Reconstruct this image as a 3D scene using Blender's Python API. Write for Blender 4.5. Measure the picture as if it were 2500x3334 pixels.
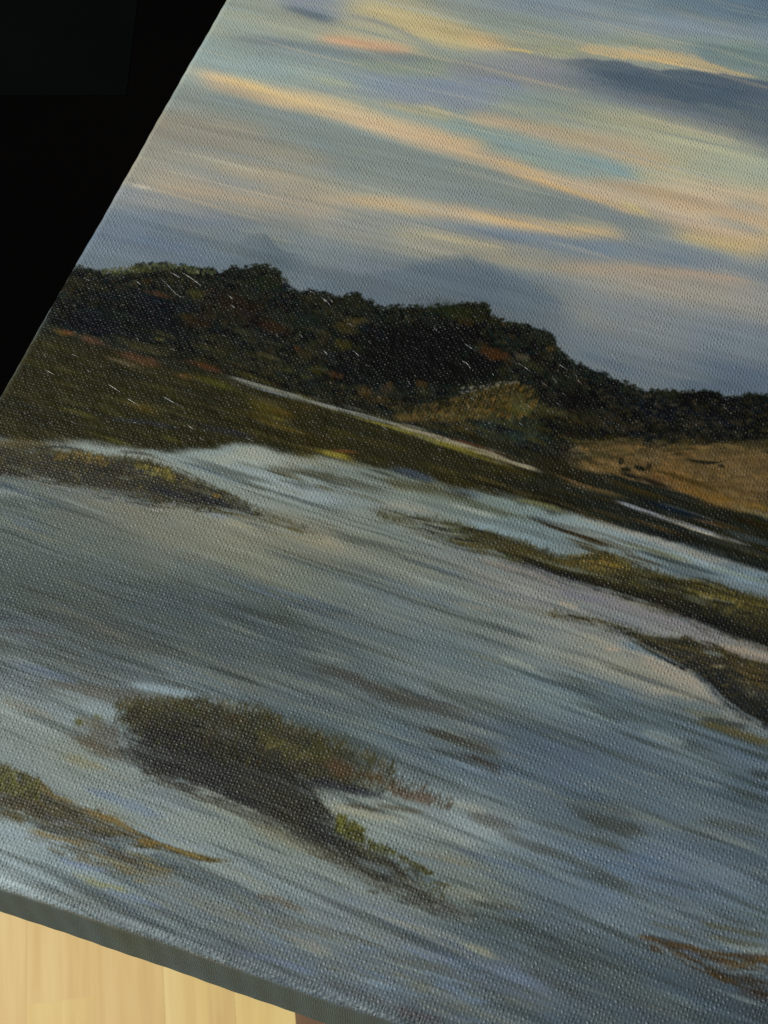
import bpy, math, random
import numpy as np
from mathutils import Matrix, Vector

for o in list(bpy.data.objects):
    bpy.data.objects.remove(o)
SC = bpy.context.scene
COL = SC.collection
R = math.radians

# ------------------------------------------------------------------ camera
CAM_H = 1.02                      # lens height above the floor, metres
PITCH = R(58.6)                   # the lens looks this far below the horizon
FOC = 5000.0                      # focal length in photograph pixels (2500 x 3334)
cam_d = bpy.data.cameras.new("camera")
cam_d.sensor_fit = 'VERTICAL'
cam_d.sensor_height = 36.0
cam_d.lens = 36.0 * FOC / 3334.0
cam_d.clip_start = 0.01
cam_d.clip_end = 60.0
cam_d.dof.use_dof = True
cam_d.dof.focus_distance = 0.262
cam_d.dof.aperture_fstop = 150.0
cam = bpy.data.objects.new("camera", cam_d)
COL.objects.link(cam)
cam.location = (0, 0, CAM_H)
cam.rotation_euler = (math.pi / 2 - PITCH, 0, 0)
SC.camera = cam

# ------------------------------------------------------------------ world and lamps
W = bpy.data.worlds.new("World")
SC.world = W
W.use_nodes = True
W.node_tree.nodes["Background"].inputs[0].default_value = (0.80, 0.92, 1.0, 1)
W.node_tree.nodes["Background"].inputs[1].default_value = 0.016


def area_lamp(name, loc, target, size, power, color):
    d = bpy.data.lights.new(name, 'AREA')
    d.shape = 'RECTANGLE'
    d.size, d.size_y = size
    d.energy = power
    d.color = color
    o = bpy.data.objects.new(name, d)
    COL.objects.link(o)
    o.location = loc
    o.rotation_euler = (Vector(target) - Vector(loc)).to_track_quat('-Z', 'Y').to_euler()
    return o


CANVAS_Z = 0.77
area_lamp("window_light", (-3.1, 0.0, 4.15), (0.0, 0.12, CANVAS_Z), (1.0, 1.3), 340.0, (1.0, 0.985, 0.96))

SC.view_settings.view_transform = 'Standard'
SC.view_settings.look = 'None'
SC.view_settings.exposure = 0.0
SC.view_settings.gamma = 1.0

# ------------------------------------------------------------------ canvas plane measured from the photograph
FWD = np.array([0, math.cos(PITCH), -math.sin(PITCH)])
UPV = np.array([0, math.sin(PITCH), math.cos(PITCH)])
CPOS = np.array([0, 0, CAM_H])


def plane_point(x, y, z=CANVAS_Z):
    """photograph pixel(s) -> point(s) on the horizontal plane z"""
    x = np.asarray(x, float); y = np.asarray(y, float)
    d = (np.stack([(x - 1250) / FOC, 0 * x, 0 * x], -1)
         + UPV * (-(y - 1667) / FOC)[..., None] + FWD)
    return CPOS + d * ((z - CAM_H) / d[..., 2])[..., None]


_l0, _l1 = plane_point(741, 0), plane_point(0, 1288)          # left edge of the canvas
_b0, _b1 = plane_point(0, 2886), plane_point(1311, 3334)      # bottom edge
UDIR = (_b1 - _b0) / np.linalg.norm(_b1 - _b0)
VDIR = np.array([-UDIR[1], UDIR[0], 0])
_d = _l1 - _l0
_k = np.linalg.solve(np.array([[UDIR[0], -_d[0]], [UDIR[1], -_d[1]]]), (_l0 - _b0)[:2])
CORNER = _b0 + UDIR * _k[0]


def mm(x, y):
    """photograph pixel(s) -> canvas millimetres from the bottom left corner"""
    p = plane_point(x, y) - CORNER
    return 1000 * (p @ UDIR), 1000 * (p @ VDIR)


# ------------------------------------------------------------------ PAINT ENGINE (numpy)
#PAINT_BEGIN
RES = 5.0                                    # raster pixels per millimetre
U0, U1, V0, V1 = -10.0, 200.0, -24.0, 268.0   # painted area worked in detail
NW, NH = int((U1 - U0) * RES), int((V1 - V0) * RES)
UU = U0 + (np.arange(NW) + .5) / RES
VV = V0 + (np.arange(NH) + .5) / RES
rng = np.random.default_rng(11)


def upscale(a, shape):
    h, w = a.shape[:2]
    ys = np.clip(np.linspace(0, h - 1, shape[0]), 0, h - 1.001)
    xs = np.clip(np.linspace(0, w - 1, shape[1]), 0, w - 1.001)
    y0 = ys.astype(int); x0 = xs.astype(int)
    fy = (ys - y0); fx = (xs - x0)
    fy = fy * fy * (3 - 2 * fy); fx = fx * fx * (3 - 2 * fx)
    if a.ndim == 3:
        fy = fy[:, None, None]; fx = fx[None, :, None]
    else:
        fy = fy[:, None]; fx = fx[None, :]
    A = a[y0][:, x0]; B = a[y0][:, x0 + 1]; C_ = a[y0 + 1][:, x0]; D = a[y0 + 1][:, x0 + 1]
    return (A * (1 - fx) + B * fx) * (1 - fy) + (C_ * (1 - fx) + D * fx) * fy


def noise2(su, sv, seed):
    """smooth noise in -1..1 with feature size su x sv millimetres"""
    g = np.random.default_rng(seed)
    h = max(2, int((V1 - V0) / sv) + 2); w = max(2, int((U1 - U0) / su) + 2)
    return upscale(g.uniform(-1, 1, (h, w)), (NH, NW)).astype(np.float32)


_slope = np.interp(VV, [-20, 45, 95, 125], [.125, .10, .03, 0.])      # brush direction: falls to the right in the shallows, level in the sky
_jj = (np.arange(NH)[:, None] + (_slope[:, None] * (UU[None, :] - 80.) * RES).astype(int)) % NH
_ii = np.arange(NW)[None, :]


def drag(a):
    return a[_jj, _ii]


N_BRISTLE = drag(noise2(14, .32, 1) * .5 + noise2(6, .55, 2) * .35 + noise2(22, 1.1, 3) * .4)
N_EDGE = noise2(2.2, 1.1, 4) * .5 + noise2(.8, .6, 5) * .35 + noise2(6, 2.5, 6) * .5
N_LEAF = noise2(.9, .9, 7) * .5 + noise2(.45, .45, 8) * .5 + noise2(2.6, 2.2, 9) * .5
N_GRAIN = noise2(.42, .42, 14) * .6 + noise2(.7, .55, 15) * .5
N_STREAK = drag(noise2(30, 1.6, 10) * .5 + noise2(12, .7, 12) * .35 + noise2(50, 4, 13) * .5)

PAINT = np.zeros((NH, NW, 3), np.float32)
LEAFY = np.zeros((NH, NW), np.float32)       # where the paint is laid on thickly


def c3(c):
    return np.array(c, np.float32) / 255.


def sm(x):
    x = np.clip(x, 0, 1)
    return x * x * (3 - 2 * x)


def base(points):
    P = np.array([p[:2] for p in points], float)
    Cc = np.array([p[2] for p in points], float) / 255.
    pu, pv = mm(P[:, 0], P[:, 1])
    k = 10
    u = UU[::k]; v = VV[::k]
    du = (u[None, :, None] - pu) / 2.6
    dv = (v[:, None, None] - pv)
    w = 1. / (du * du + dv * dv + 6.) ** 1.8
    f = (w @ Cc) / w.sum(-1, keepdims=True)
    PAINT[:] = upscale(f, (NH, NW))


def px_scale(x, y):
    """photograph pixels per canvas millimetre along the picture's height"""
    a = mm(x, y); b = mm(np.asarray(x, float), np.asarray(y, float) - 10.)
    return 10. / np.maximum(b[1] - a[1], 1e-3)


def curve(pts):
    """photograph polyline -> monotone function of u (centre line and extras)"""
    a = np.array(pts, float)
    u, v = mm(a[:, 0], a[:, 1])
    o = np.argsort(u, kind='stable')
    return u[o], v[o], a[o, 2:]


def smooth_interp(x, xp, fp):
    """monotone cubic-ish interpolation"""
    if len(xp) < 3:
        return np.interp(x, xp, fp)
    h = np.maximum(np.diff(xp), 1e-6); d = np.diff(fp) / h
    m = np.concatenate([[d[0]], np.where(d[1:] * d[:-1] > 0, (d[1:] + d[:-1]) / 2, (d[1:] + d[:-1]) / 4), [d[-1]]])
    i = np.clip(np.searchsorted(xp, x) - 1, 0, len(h) - 1)
    t = np.clip((x - xp[i]) / h[i], 0, 1)
    return ((2 * t**3 - 3 * t**2 + 1) * fp[i] + (t**3 - 2 * t**2 + t) * h[i] * m[i]
            + (-2 * t**3 + 3 * t**2) * fp[i + 1] + (t**3 - t**2) * h[i] * m[i + 1])


def win(u_lo, u_hi, v_lo, v_hi):
    i0 = max(0, int((u_lo - U0) * RES)); i1 = min(NW, int((u_hi - U0) * RES) + 2)
    j0 = max(0, int((v_lo - V0) * RES)); j1 = min(NH, int((v_hi - V0) * RES) + 2)
    return i0, i1, j0, j1


def lay(sl, alpha, col):
    P = PAINT[sl]
    P += alpha[..., None] * (col - P)


def streak(pts, col, op=1., soft=.8, up=None, lo=None, br=.5, fade=.18, wob=.5):
    """one dragged brush mark: pts = (x, y, half width in photograph pixels)"""
    pts = sorted(pts, key=lambda q: float(mm(q[0], q[1])[0]))
    u, v, w = curve(pts)
    w = w[:, 0] / px_scale([p[0] for p in pts], [p[1] for p in pts]) * 1.05
    up = soft if up is None else up
    lo = soft if lo is None else lo
    m = w.max() * 1.6 + 1.5
    i0, i1, j0, j1 = win(u[0], u[-1], v.min() - m, v.max() + m)
    if i1 - i0 < 2 or j1 - j0 < 2:
        return
    uu = UU[i0:i1]
    c = smooth_interp(uu, u, v); hw = np.maximum(smooth_interp(uu, u, w), .08)
    sl = (slice(j0, j1), slice(i0, i1))
    nb = N_BRISTLE[sl]
    d = (VV[j0:j1, None] - c[None, :]) / hw[None, :] + wob * N_EDGE[sl] * .4 + wob * .45 * nb + wob * .5 * N_GRAIN[sl]
    e = np.where(d > 0, sm((1 + up * .5 - d) / max(up, .04)), sm((1 + lo * .5 + d) / max(lo, .04)))
    t = (uu - u[0]) / max(u[-1] - u[0], 1e-6)
    f = np.minimum(t, 1 - t)[None, :] / max(fade, 1e-3)
    f = sm(f * 1.15 + br * .55 * nb * (f < 1.3) - .08)       # hairs of the brush run dry one by one
    b = sm(.5 + 1.1 * nb + (e * f - .45) * 1.6)
    a = e * f * (1 - br + br * b) * op
    lay(sl, a, c3(col))


def band(top, bot, col, op=1., st=.5, sb=1.5, jag=.6, br=.2, leafy=0., fine=None, ends=(0., 0.)):
    """area between two outlines; st, sb = softness of its upper and lower rim in millimetres"""
    ut, vt, _ = curve(top); ub, vb, _ = curve(bot)
    i0, i1, j0, j1 = win(max(ut[0], ub[0]) - .2, min(ut[-1], ub[-1]) + .2, min(vb.min(), vt.min()) - 3, vt.max() + 3)
    if i1 - i0 < 2 or j1 - j0 < 2:
        return
    uu = UU[i0:i1]
    ct = np.interp(uu, ut, vt); cb = np.interp(uu, ub, vb)
    sl = (slice(j0, j1), slice(i0, i1))
    v = VV[j0:j1, None]
    nz = (N_LEAF if fine is None else fine)[sl] * jag
    a = sm(.5 + (ct[None, :] + nz - v) / max(st, .05)) * sm(.5 + (v - cb[None, :] + N_EDGE[sl] * jag + N_GRAIN[sl] * .45) / max(sb, .05))
    b = sm(.6 + 1.2 * N_BRISTLE[sl] + (a - .5))
    a = a * (1 - br + br * b) * op
    nz = N_EDGE[sl] * .5 + N_BRISTLE[sl] * .4 + N_GRAIN[sl] * .6
    if ends[0]:
        _e = ends[0]
        a = a * sm((uu[None, :] - uu[0]) / ends[0] + nz * .6 * min(1., 6. / _e) - .05)
    if ends[1]:
        _e = ends[1]
        a = a * sm((uu[-1] - uu[None, :]) / ends[1] + nz * .6 * min(1., 6. / _e) - .05)
    lay(sl, a, c3(col))
    if leafy:
        LEAFY[sl] = np.maximum(LEAFY[sl], a * leafy)


def blob(x, y, rx, ry, col, op=.8, rot=-1.0, nz=.7):
    """scumbled patch; rot = degrees in the canvas plane"""
    u, v = (float(q) for q in mm(x, y)); k = float(px_scale(x, y)); rx /= k * 1.12; ry /= k
    m = max(rx, ry) * 1.8
    i0, i1, j0, j1 = win(u - m, u + m, v - m, v + m)
    if i1 - i0 < 2 or j1 - j0 < 2:
        return
    sl = (slice(j0, j1), slice(i0, i1))
    a = R(rot)
    du = UU[None, i0:i1] - u; dv = VV[j0:j1, None] - v
    p = (du * math.cos(a) + dv * math.sin(a)) / rx; q = (-du * math.sin(a) + dv * math.cos(a)) / ry
    d = np.sqrt(p * p + q * q)
    al = sm(1.25 - d + nz * .55 * N_LEAF[sl] + nz * .3 * N_EDGE[sl]) * op
    lay(sl, al, c3(col))


def dab(u, v, l, w, ang, col, op):
    """one touch of the brush, millimetres"""
    m = max(l, w) * 1.15 + .3
    i0, i1, j0, j1 = win(u - m, u + m, v - m, v + m)
    if i1 - i0 < 1 or j1 - j0 < 1:
        return
    du = UU[None, i0:i1] - u; dv = VV[j0:j1, None] - v
    ca, sa = math.cos(ang), math.sin(ang)
    p = (du * ca + dv * sa) / l; q = (-du * sa + dv * ca) / w
    al = sm((1.15 - np.sqrt(p * p + q * q)) / .5) * op
    lay((slice(j0, j1), slice(i0, i1)), al.astype(np.float32), c3(col))


def dabs(poly, n, cols, l, w, ang=(0, 360), op=(.4, .9), seed=0):
    """n touches scattered inside a photograph-space quad strip poly=(top pts, bottom pts)"""
    g = np.random.default_rng(seed)
    top, bot = (np.array(q, float) for q in poly)
    for k in range(n):
        f = g.random() ** 1.0
        x = top[0, 0] + (top[-1, 0] - top[0, 0]) * f
        yt = np.interp(x, top[:, 0], top[:, 1]); yb = np.interp(x, bot[:, 0], bot[:, 1])
        y = yt + (yb - yt) * g.random()
        u, v = mm(x, y)
        c = np.array(cols[g.integers(len(cols))], float) * g.uniform(.8, 1.2)
        dab(float(u), float(v), g.uniform(*l), g.uniform(*w), R(g.uniform(*ang)), c, g.uniform(*op))


def drift(n, box, cols, length, hw, op, seed, slope=.30, br=.7):
    """loose horizontal brush marks scattered over an area (x0, y0, x1, y1)"""
    g = np.random.default_rng(seed)
    for k in range(n):
        x = g.uniform(box[0], box[2]); y = g.uniform(box[1], box[3])
        L = g.uniform(*length); s = slope + g.normal(0, .02); b = g.normal(0, .012) * L
        h = g.uniform(*hw)
        c = np.array(cols[g.integers(len(cols))], float) * g.uniform(.93, 1.07)
        streak([(x - L / 2, y - s * L / 2, h * .6), (x, y + b, h), (x + L / 2, y + s * L / 2, h * .5)], c,
               op=g.uniform(*op), soft=1.2, br=br, fade=.35)


def comb(poly, n, cols, length, hw, op, seed, over=.08):
    """brush marks dragged along a bank between its two outlines"""
    g = np.random.default_rng(seed)
    top, bot = (np.array(q, float) for q in poly)
    mid = lambda x, f: np.interp(x, top[:, 0], top[:, 1]) * (1 - f) + np.interp(x, bot[:, 0], bot[:, 1]) * f
    for k in range(n):
        f = g.uniform(-over, 1 + over); L = g.uniform(*length)
        x = top[0, 0] + (top[-1, 0] - top[0, 0]) * g.uniform(.08, 1.); L *= min(1., .35 + 2.5 * (x - top[0, 0]) / (top[-1, 0] - top[0, 0])); h = g.uniform(*hw); d = g.normal(0, .05)
        c = np.array(cols[g.integers(len(cols))], float) * g.uniform(.85, 1.15)
        streak([(x - L / 2, mid(x - L / 2, f - d), h * .6), (x, mid(x, f), h), (x + L / 2, mid(x + L / 2, f + d), h * .5)], c,
               op=g.uniform(*op), soft=1.1, br=.8, fade=.35, wob=.8)


def smudge(y_top, y_bot, lu, lv):
    """drag the wet paint sideways between two canvas heights (mm)"""
    j0 = max(0, int((y_bot - V0) * RES)); j1 = min(NH, int((y_top - V0) * RES))
    P = PAINT[j0:j1].astype(np.float64)
    for n, ax in ((int(lu * RES), 1), (int(lv * RES), 0)):
        n = n // 2 * 2 + 1
        if n < 3:
            continue
        for _ in range(2):
            pad = [(0, 0)] * 3; pad[ax] = (n // 2 + 1, n // 2)
            c = np.cumsum(np.pad(P, pad, mode='edge'), axis=ax)
            P = (np.take(c, np.arange(n, c.shape[ax]), ax) - np.take(c, np.arange(0, c.shape[ax] - n), ax)) / n
    PAINT[j0:j1] = P


#DATA
# ------------------------------------------------------------------ the picture: sky
base([  # control colours; light falloff to the right and vignetting are painted in
 # sky
 (560,30,(126,136,126)),(760,30,(128,137,125)),(1000,10,(112,122,130)),(1250,40,(150,144,114)),(1500,40,(118,127,122)),(1800,40,(104,118,126)),(2100,40,(100,116,122)),(2400,20,(78,98,112)),(2500,60,(76,96,110)),
 (680,90,(130,138,124)),(900,90,(132,137,122)),(1100,90,(142,142,120)),(1400,90,(158,148,110)),(1650,90,(118,127,120)),(1900,90,(112,124,128)),(2200,90,(112,125,132)),(2450,120,(110,124,130)),
 (640,180,(120,136,134)),(850,200,(112,128,128)),(1100,200,(118,130,124)),(1350,210,(118,128,114)),(1700,140,(130,134,114)),(2050,140,(122,130,118)),(2420,190,(94,112,108)),
 (600,240,(132,140,128)),(800,240,(124,140,136)),(1000,260,(126,138,130)),(1250,290,(114,126,136)),(1500,300,(110,121,132)),(1700,280,(114,122,124)),(1750,330,(112,128,122)),(1900,330,(120,132,118)),
 (2000,400,(140,142,116)),(2250,420,(146,144,118)),(2450,480,(142,146,122)),(2500,560,(138,148,130)),(2300,560,(136,146,128)),(2150,540,(152,148,120)),
 (560,330,(112,120,114)),(700,370,(110,120,114)),(900,420,(112,120,114)),(1100,480,(110,120,114)),(1300,540,(108,118,114)),(500,420,(122,118,104)),(700,450,(122,118,104)),(900,520,(120,120,108)),(1150,580,(110,118,112)),(1500,620,(104,114,112)),(1800,670,(104,114,112)),(2000,720,(104,113,112)),
 (1250,400,(110,130,132)),(1500,440,(114,134,130)),(1700,500,(118,134,126)),(2000,570,(108,132,128)),
 (2350,640,(160,143,112)),(2480,700,(158,142,112)),(2200,660,(160,144,112)),(2400,760,(160,144,108)),
 (430,560,(132,128,112)),(600,580,(128,128,116)),(800,560,(126,126,114)),(1000,620,(132,130,116)),(1200,640,(124,128,116)),
 (400,660,(120,124,120)),(600,680,(116,120,118)),(430,720,(98,112,122)),(700,720,(104,116,122)),(900,730,(112,122,122)),(1100,720,(118,124,122)),(1300,780,(128,130,120)),(1500,820,(126,128,118)),
 (330,800,(98,112,122)),(600,810,(94,108,120)),(800,830,(100,114,118)),(950,860,(106,118,120)),(1100,900,(100,112,120)),(1300,950,(96,108,118)),(1450,900,(92,106,114)),(1650,950,(92,106,112)),(1000,780,(114,122,120)),
 (1700,830,(124,126,118)),(1900,900,(130,128,118)),(2100,900,(134,128,116)),(2300,940,(130,126,116)),(2480,980,(124,124,118)),
 (1900,1050,(116,120,116)),(2100,1080,(112,118,118)),(2350,1120,(104,114,120)),(2480,1150,(98,110,118)),(2150,1220,(96,108,116)),(2400,1240,(84,98,112)),(1900,1140,(100,112,118)),(1700,1020,(100,112,116)),
 (1600,760,(96,110,120)),(1900,810,(96,110,120)),(2200,860,(100,112,120)),(2450,900,(104,114,120)),
 # water
 (0,1650,(98,108,102)),(0,1800,(84,98,94)),(60,1950,(80,92,88)),(300,1760,(96,106,98)),(550,1720,(118,120,104)),(750,1780,(124,126,106)),(900,1860,(112,120,104)),(700,1900,(92,102,96)),
 (850,1560,(126,140,136)),(1000,1610,(122,138,138)),(1100,1690,(116,124,112)),(1000,1760,(124,124,104)),(1250,1780,(112,120,108)),(1350,1860,(110,118,108)),(1550,1850,(118,122,112)),
 (1300,1560,(106,116,104)),(1500,1640,(108,122,114)),(1700,1700,(106,124,122)),(1900,1740,(112,130,128)),(2100,1780,(112,130,132)),(2300,1850,(108,126,132)),(2480,1900,(100,116,120)),
 (1700,1930,(122,124,116)),(1850,1990,(118,122,118)),(1750,2080,(118,128,122)),(1900,2120,(126,130,118)),(2050,2180,(136,134,116)),(2200,2230,(142,138,120)),(2280,2270,(136,134,120)),(2050,2010,(112,116,118)),(2250,2060,(118,118,114)),(2420,2120,(126,120,110)),
 (1500,1980,(106,118,114)),(1300,2000,(98,112,112)),(1100,1950,(100,112,110)),(1500,2150,(92,108,112)),(1700,2200,(100,116,118)),(1350,2200,(104,118,116)),(1500,2290,(112,126,122)),(1800,2300,(104,120,122)),
 (1950,2290,(92,110,116)),(2150,2330,(86,104,112)),(2400,2450,(84,102,112)),(2000,2440,(84,100,112)),(2200,2440,(104,120,122)),(1750,2450,(82,98,110)),(2450,2600,(82,98,104)),(2200,2560,(94,110,114)),(2000,2560,(84,102,112)),
 (800,2000,(76,88,86)),(500,1980,(74,86,84)),(300,2050,(72,82,80)),(100,2080,(92,106,108)),(900,2100,(78,90,88)),(1100,2140,(84,98,98)),(100,2190,(104,116,116)),(330,2170,(88,98,98)),(650,2160,(84,96,94)),(560,2230,(110,128,132)),(850,2200,(98,108,104)),(1100,2280,(94,106,104)),(1250,2340,(88,104,108)),(1100,2360,(90,104,100)),
 (60,2330,(122,134,128)),(250,2340,(118,134,134)),(100,2440,(118,130,124)),(250,2480,(114,124,114)),(400,2540,(122,134,128)),(500,2600,(112,126,126)),(700,2640,(122,132,120)),(850,2720,(116,126,112)),
 (1350,2440,(86,100,104)),(1550,2540,(88,106,116)),(1700,2560,(86,104,116)),(1800,2640,(86,104,112)),
 (60,2780,(128,146,148)),(200,2800,(122,140,142)),(40,2860,(138,156,158)),(350,2850,(110,126,128)),(550,2780,(116,132,132)),(700,2830,(114,130,130)),(600,2930,(98,112,114)),(400,2960,(104,118,118)),(850,2880,(112,128,130)),
 (950,2830,(118,130,122)),(1050,2950,(110,124,126)),(1200,3020,(112,122,122)),(900,3010,(94,106,106)),(1000,3120,(92,106,112)),(1150,3200,(90,104,112)),(800,3080,(90,102,104)),
 (1250,2660,(126,136,124)),(1400,2700,(126,138,134)),(1550,2700,(124,138,136)),(1550,2620,(118,132,130)),(1450,2800,(112,120,108)),(1500,2900,(108,118,108)),(1350,2790,(108,124,124)),(1700,2800,(98,116,124)),
 (1900,2700,(84,100,104)),(1900,2800,(86,106,122)),(2100,2800,(86,104,122)),(2300,2850,(88,104,118)),(2450,2800,(82,98,106)),(1750,2900,(92,108,114)),(1950,2930,(94,112,122)),(2150,2980,(92,108,118)),(2400,2960,(92,108,112)),
 (1550,3020,(78,92,90)),(1700,3050,(82,96,98)),(1550,3150,(92,108,124)),(1700,3220,(90,104,116)),(1900,3150,(78,92,94)),(2100,3150,(80,96,106)),(2300,3250,(72,86,94)),(2480,3290,(66,78,82)),(1900,3300,(76,90,94)),(1600,3300,(82,96,98)),(1400,3300,(80,92,96)),(1300,3150,(94,108,112)),
])

# sky streaks --------------------------------------------------------
def S(pts, col, op=1., soft=1.2, up=None, lo=None, br=.4, fade=.22):
    """a broad blended sky stroke"""
    streak([(x, y, w * 1.25) for x, y, w in pts], np.array(col) * .86 + .14 * np.array((122, 126, 120)), op * .88, soft=max(soft, 1.2), up=up and max(up, .8), lo=lo and max(lo, .8), br=br, fade=fade, wob=.4)


S([(880,-20,16),(980,14,22),(1080,52,18),(1140,80,6)],(106,118,134),.8)
S([(900,14,5),(985,40,11),(1050,60,13),(1115,76,5)],(78,90,98),.85,br=.3)
S([(700,30,16),(900,60,20),(1050,95,18)],(134,140,122),.5)
S([(1080,24,14),(1284,66,26),(1420,104,26),(1520,132,20),(1690,166,4)],(172,154,104),.85,lo=.4)
S([(1500,112,10),(1580,135,18),(1650,155,10),(1690,168,3)],(184,156,110),.9,lo=.25)
S([(1000,120,10),(1130,128,16),(1280,150,18),(1420,170,5)],(176,158,118),.7)
S([(1030,124,9),(1110,134,13),(1223,150,14),(1300,162,12),(1352,172,8)],(178,138,106),.9,lo=.3,br=.35,fade=.1)
S([(1085,40,7),(1150,52,9),(1215,66,7),(1290,95,6),(1410,152,5),(1460,165,4)],(116,120,114),.8,br=.3)
S([(680,112,7),(790,127,13),(922,144,15),(1042,160,16),(1160,180,18),(1300,192,16),(1500,204,14)],(94,104,106),.85,up=.45,lo=1.4)
S([(700,135,12),(900,165,20),(1150,205,18),(1350,225,16)],(112,126,124),.5)
S([(650,190,18),(800,215,22),(1000,255,20)],(120,140,140),.6)
S([(1100,200,10),(1300,225,18),(1500,240,10)],(122,132,108),.7)
S([(1020,258,6),(1090,270,12),(1170,285,7)],(144,146,114),.8)
S([(1000,280,10),(1100,295,12),(1220,300,10)],(108,124,136),.7)
S([(1190,280,16),(1300,300,30),(1480,318,34),(1640,330,14)],(110,120,132),.8)
S([(1640,250,10),(1560,240,20),(1420,215,14)],(108,114,122),.7)
S([(1400,200,8),(1520,205,14),(1700,230,24),(1880,270,28)],(108,112,112),.75)
# yellow main band
S([(615,226,10),(720,262,18),(860,306,24),(1042,342,28),(1284,416,30),(1500,478,32),(1620,512,26)],(184,156,116),.95,up=.6,lo=.55,fade=.08)
S([(700,252,9),(760,266,12),(830,288,14),(900,312,10)],(188,160,108),.9)
S([(1050,350,10),(1250,412,16),(1500,486,18),(1640,540,14),(1720,570,6)],(186,156,116),.8)
S([(640,268,8),(740,292,12),(900,332,10)],(152,136,112),.7)
S([(600,300,10),(760,336,18),(960,392,20),(1150,450,18),(1290,500,8)],(102,114,114),.8,up=.5,lo=1.5)
S([(520,360,16),(700,400,26),(900,440,22)],(118,114,102),.5)
S([(850,435,8),(980,455,12),(1150,500,10)],(100,116,120),.6)
S([(1215,326,6),(1300,348,8),(1400,366,12),(1520,392,14)],(156,146,104),.85,up=.4)
S([(1370,345,3),(1400,346,5),(1440,350,3)],(176,160,104),.7)
# tan band 2
S([(1495,366,9),(1560,385,20),(1681,412,24),(1862,458,32),(2042,492,34),(2200,540,20)],(162,142,110),.9,up=.6,lo=.4,fade=.06)
S([(1560,340,8),(1660,352,10),(1760,372,8)],(142,142,104),.7)
S([(1490,410,18),(1600,440,24),(1750,482,26),(1900,530,26),(2000,562,24),(2110,606,5)],(116,134,130),.8,lo=.35)
# right tip of teal wedge
S([(1850,520,16),(1950,545,22),(2040,572,20),(2106,606,4)],(112,130,128),.75,lo=.3,up=.5,fade=.1)
S([(2050,556,6),(2110,575,10),(2180,600,8)],(160,150,104),.7)
# orange band sweeping right
S([(1560,500,14),(1660,540,22),(1800,590,22),(1940,612,26),(2100,640,40),(2300,690,60),(2520,740,80)],(172,148,118),.95,up=.4,lo=.5,fade=.04)
S([(1600,536,8),(1750,582,10),(1880,628,10),(1980,655,10),(2060,690,10),(2120,715,8)],(180,150,114),.85,lo=.2)
S([(1990,650,5),(2060,672,9),(2130,712,8)],(178,158,98),.8)
S([(1880,590,8),(2000,610,16),(2150,630,16),(2350,640,10)],(172,146,106),.7)
S([(2280,700,5),(2380,726,9),(2520,770,10)],(112,118,118),.8)
S([(2340,652,5),(2420,668,8),(2520,690,8)],(118,122,118),.7)
S([(2120,600,10),(2250,596,18),(2420,610,14),(2520,640,10)],(164,144,110),.6)
S([(2000,470,10),(2200,510,18),(2400,560,16)],(152,146,118),.6)
S([(2200,520,10),(2350,560,20),(2520,610,20)],(138,148,126),.7)
S([(2160,760,8),(2250,775,14),(2340,796,18),(2520,806,20)],(176,152,98),.85)
S([(2350,840,10),(2450,830,14),(2520,840,12)],(150,140,112),.6)
# orange streak 1
S([(1080,640,10),(1200,655,16),(1300,668,20),(1500,695,20),(1660,722,20),(1800,742,18),(1950,754,20),(2085,775,5)],(170,146,108),.95,up=.5,lo=.5,fade=.1)
S([(1500,690,8),(1700,726,9),(1900,756,10),(2060,772,5)],(176,150,104),.7)
S([(1800,720,5),(1880,728,9),(1980,738,6)],(132,138,120),.6)
S([(1420,735,8),(1600,760,16),(1800,790,20),(2020,824,20),(2250,870,20),(2400,905,8)],(92,107,120),.85)
S([(2110,790,8),(2250,812,18),(2420,850,10)],(94,108,118),.8)
# cream streaks
S([(1240,740,6),(1330,756,12),(1420,770,12),(1590,798,10),(1720,812,4)],(160,150,118),.85)
S([(1230,790,16),(1400,810,26),(1600,840,22),(1800,868,14)],(138,134,116),.7)
S([(1560,830,8),(1700,858,12),(1840,878,10),(1990,888,6)],(148,138,114),.7)
S([(1760,860,10),(1950,875,14),(2200,888,14),(2350,905,12),(2520,950,10)],(152,132,110),.85,up=.4,lo=2.)
S([(1900,905,16),(2150,930,26),(2400,960,22)],(134,128,116),.6)
S([(2150,888,4),(2210,884,6),(2290,893,4)],(158,130,104),.7,up=.25)
# left peach streaks
S([(400,592,6),(520,610,12),(700,630,18),(900,664,20),(1060,688,16),(1200,712,8)],(156,140,116),.85)
S([(680,540,8),(850,560,14),(980,588,10)],(150,138,116),.7)
S([(960,635,7),(1120,652,14),(1250,662,16),(1400,690,10)],(170,148,108),.7)
S([(420,598,3),(455,607,6),(500,614,4)],(168,164,150),.9,br=.1,soft=.3)
S([(650,590,8),(760,600,10),(900,610,8)],(112,124,124),.6)
S([(380,672,8),(520,695,14),(700,716,14),(900,742,10)],(88,104,124),.75)
S([(380,780,8),(500,790,14),(640,812,12)],(84,100,120),.75)
S([(300,830,10),(500,848,16),(700,872,10)],(96,108,116),.5)
S([(700,690,8),(900,716,12),(1100,740,8)],(112,120,120),.5)
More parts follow.
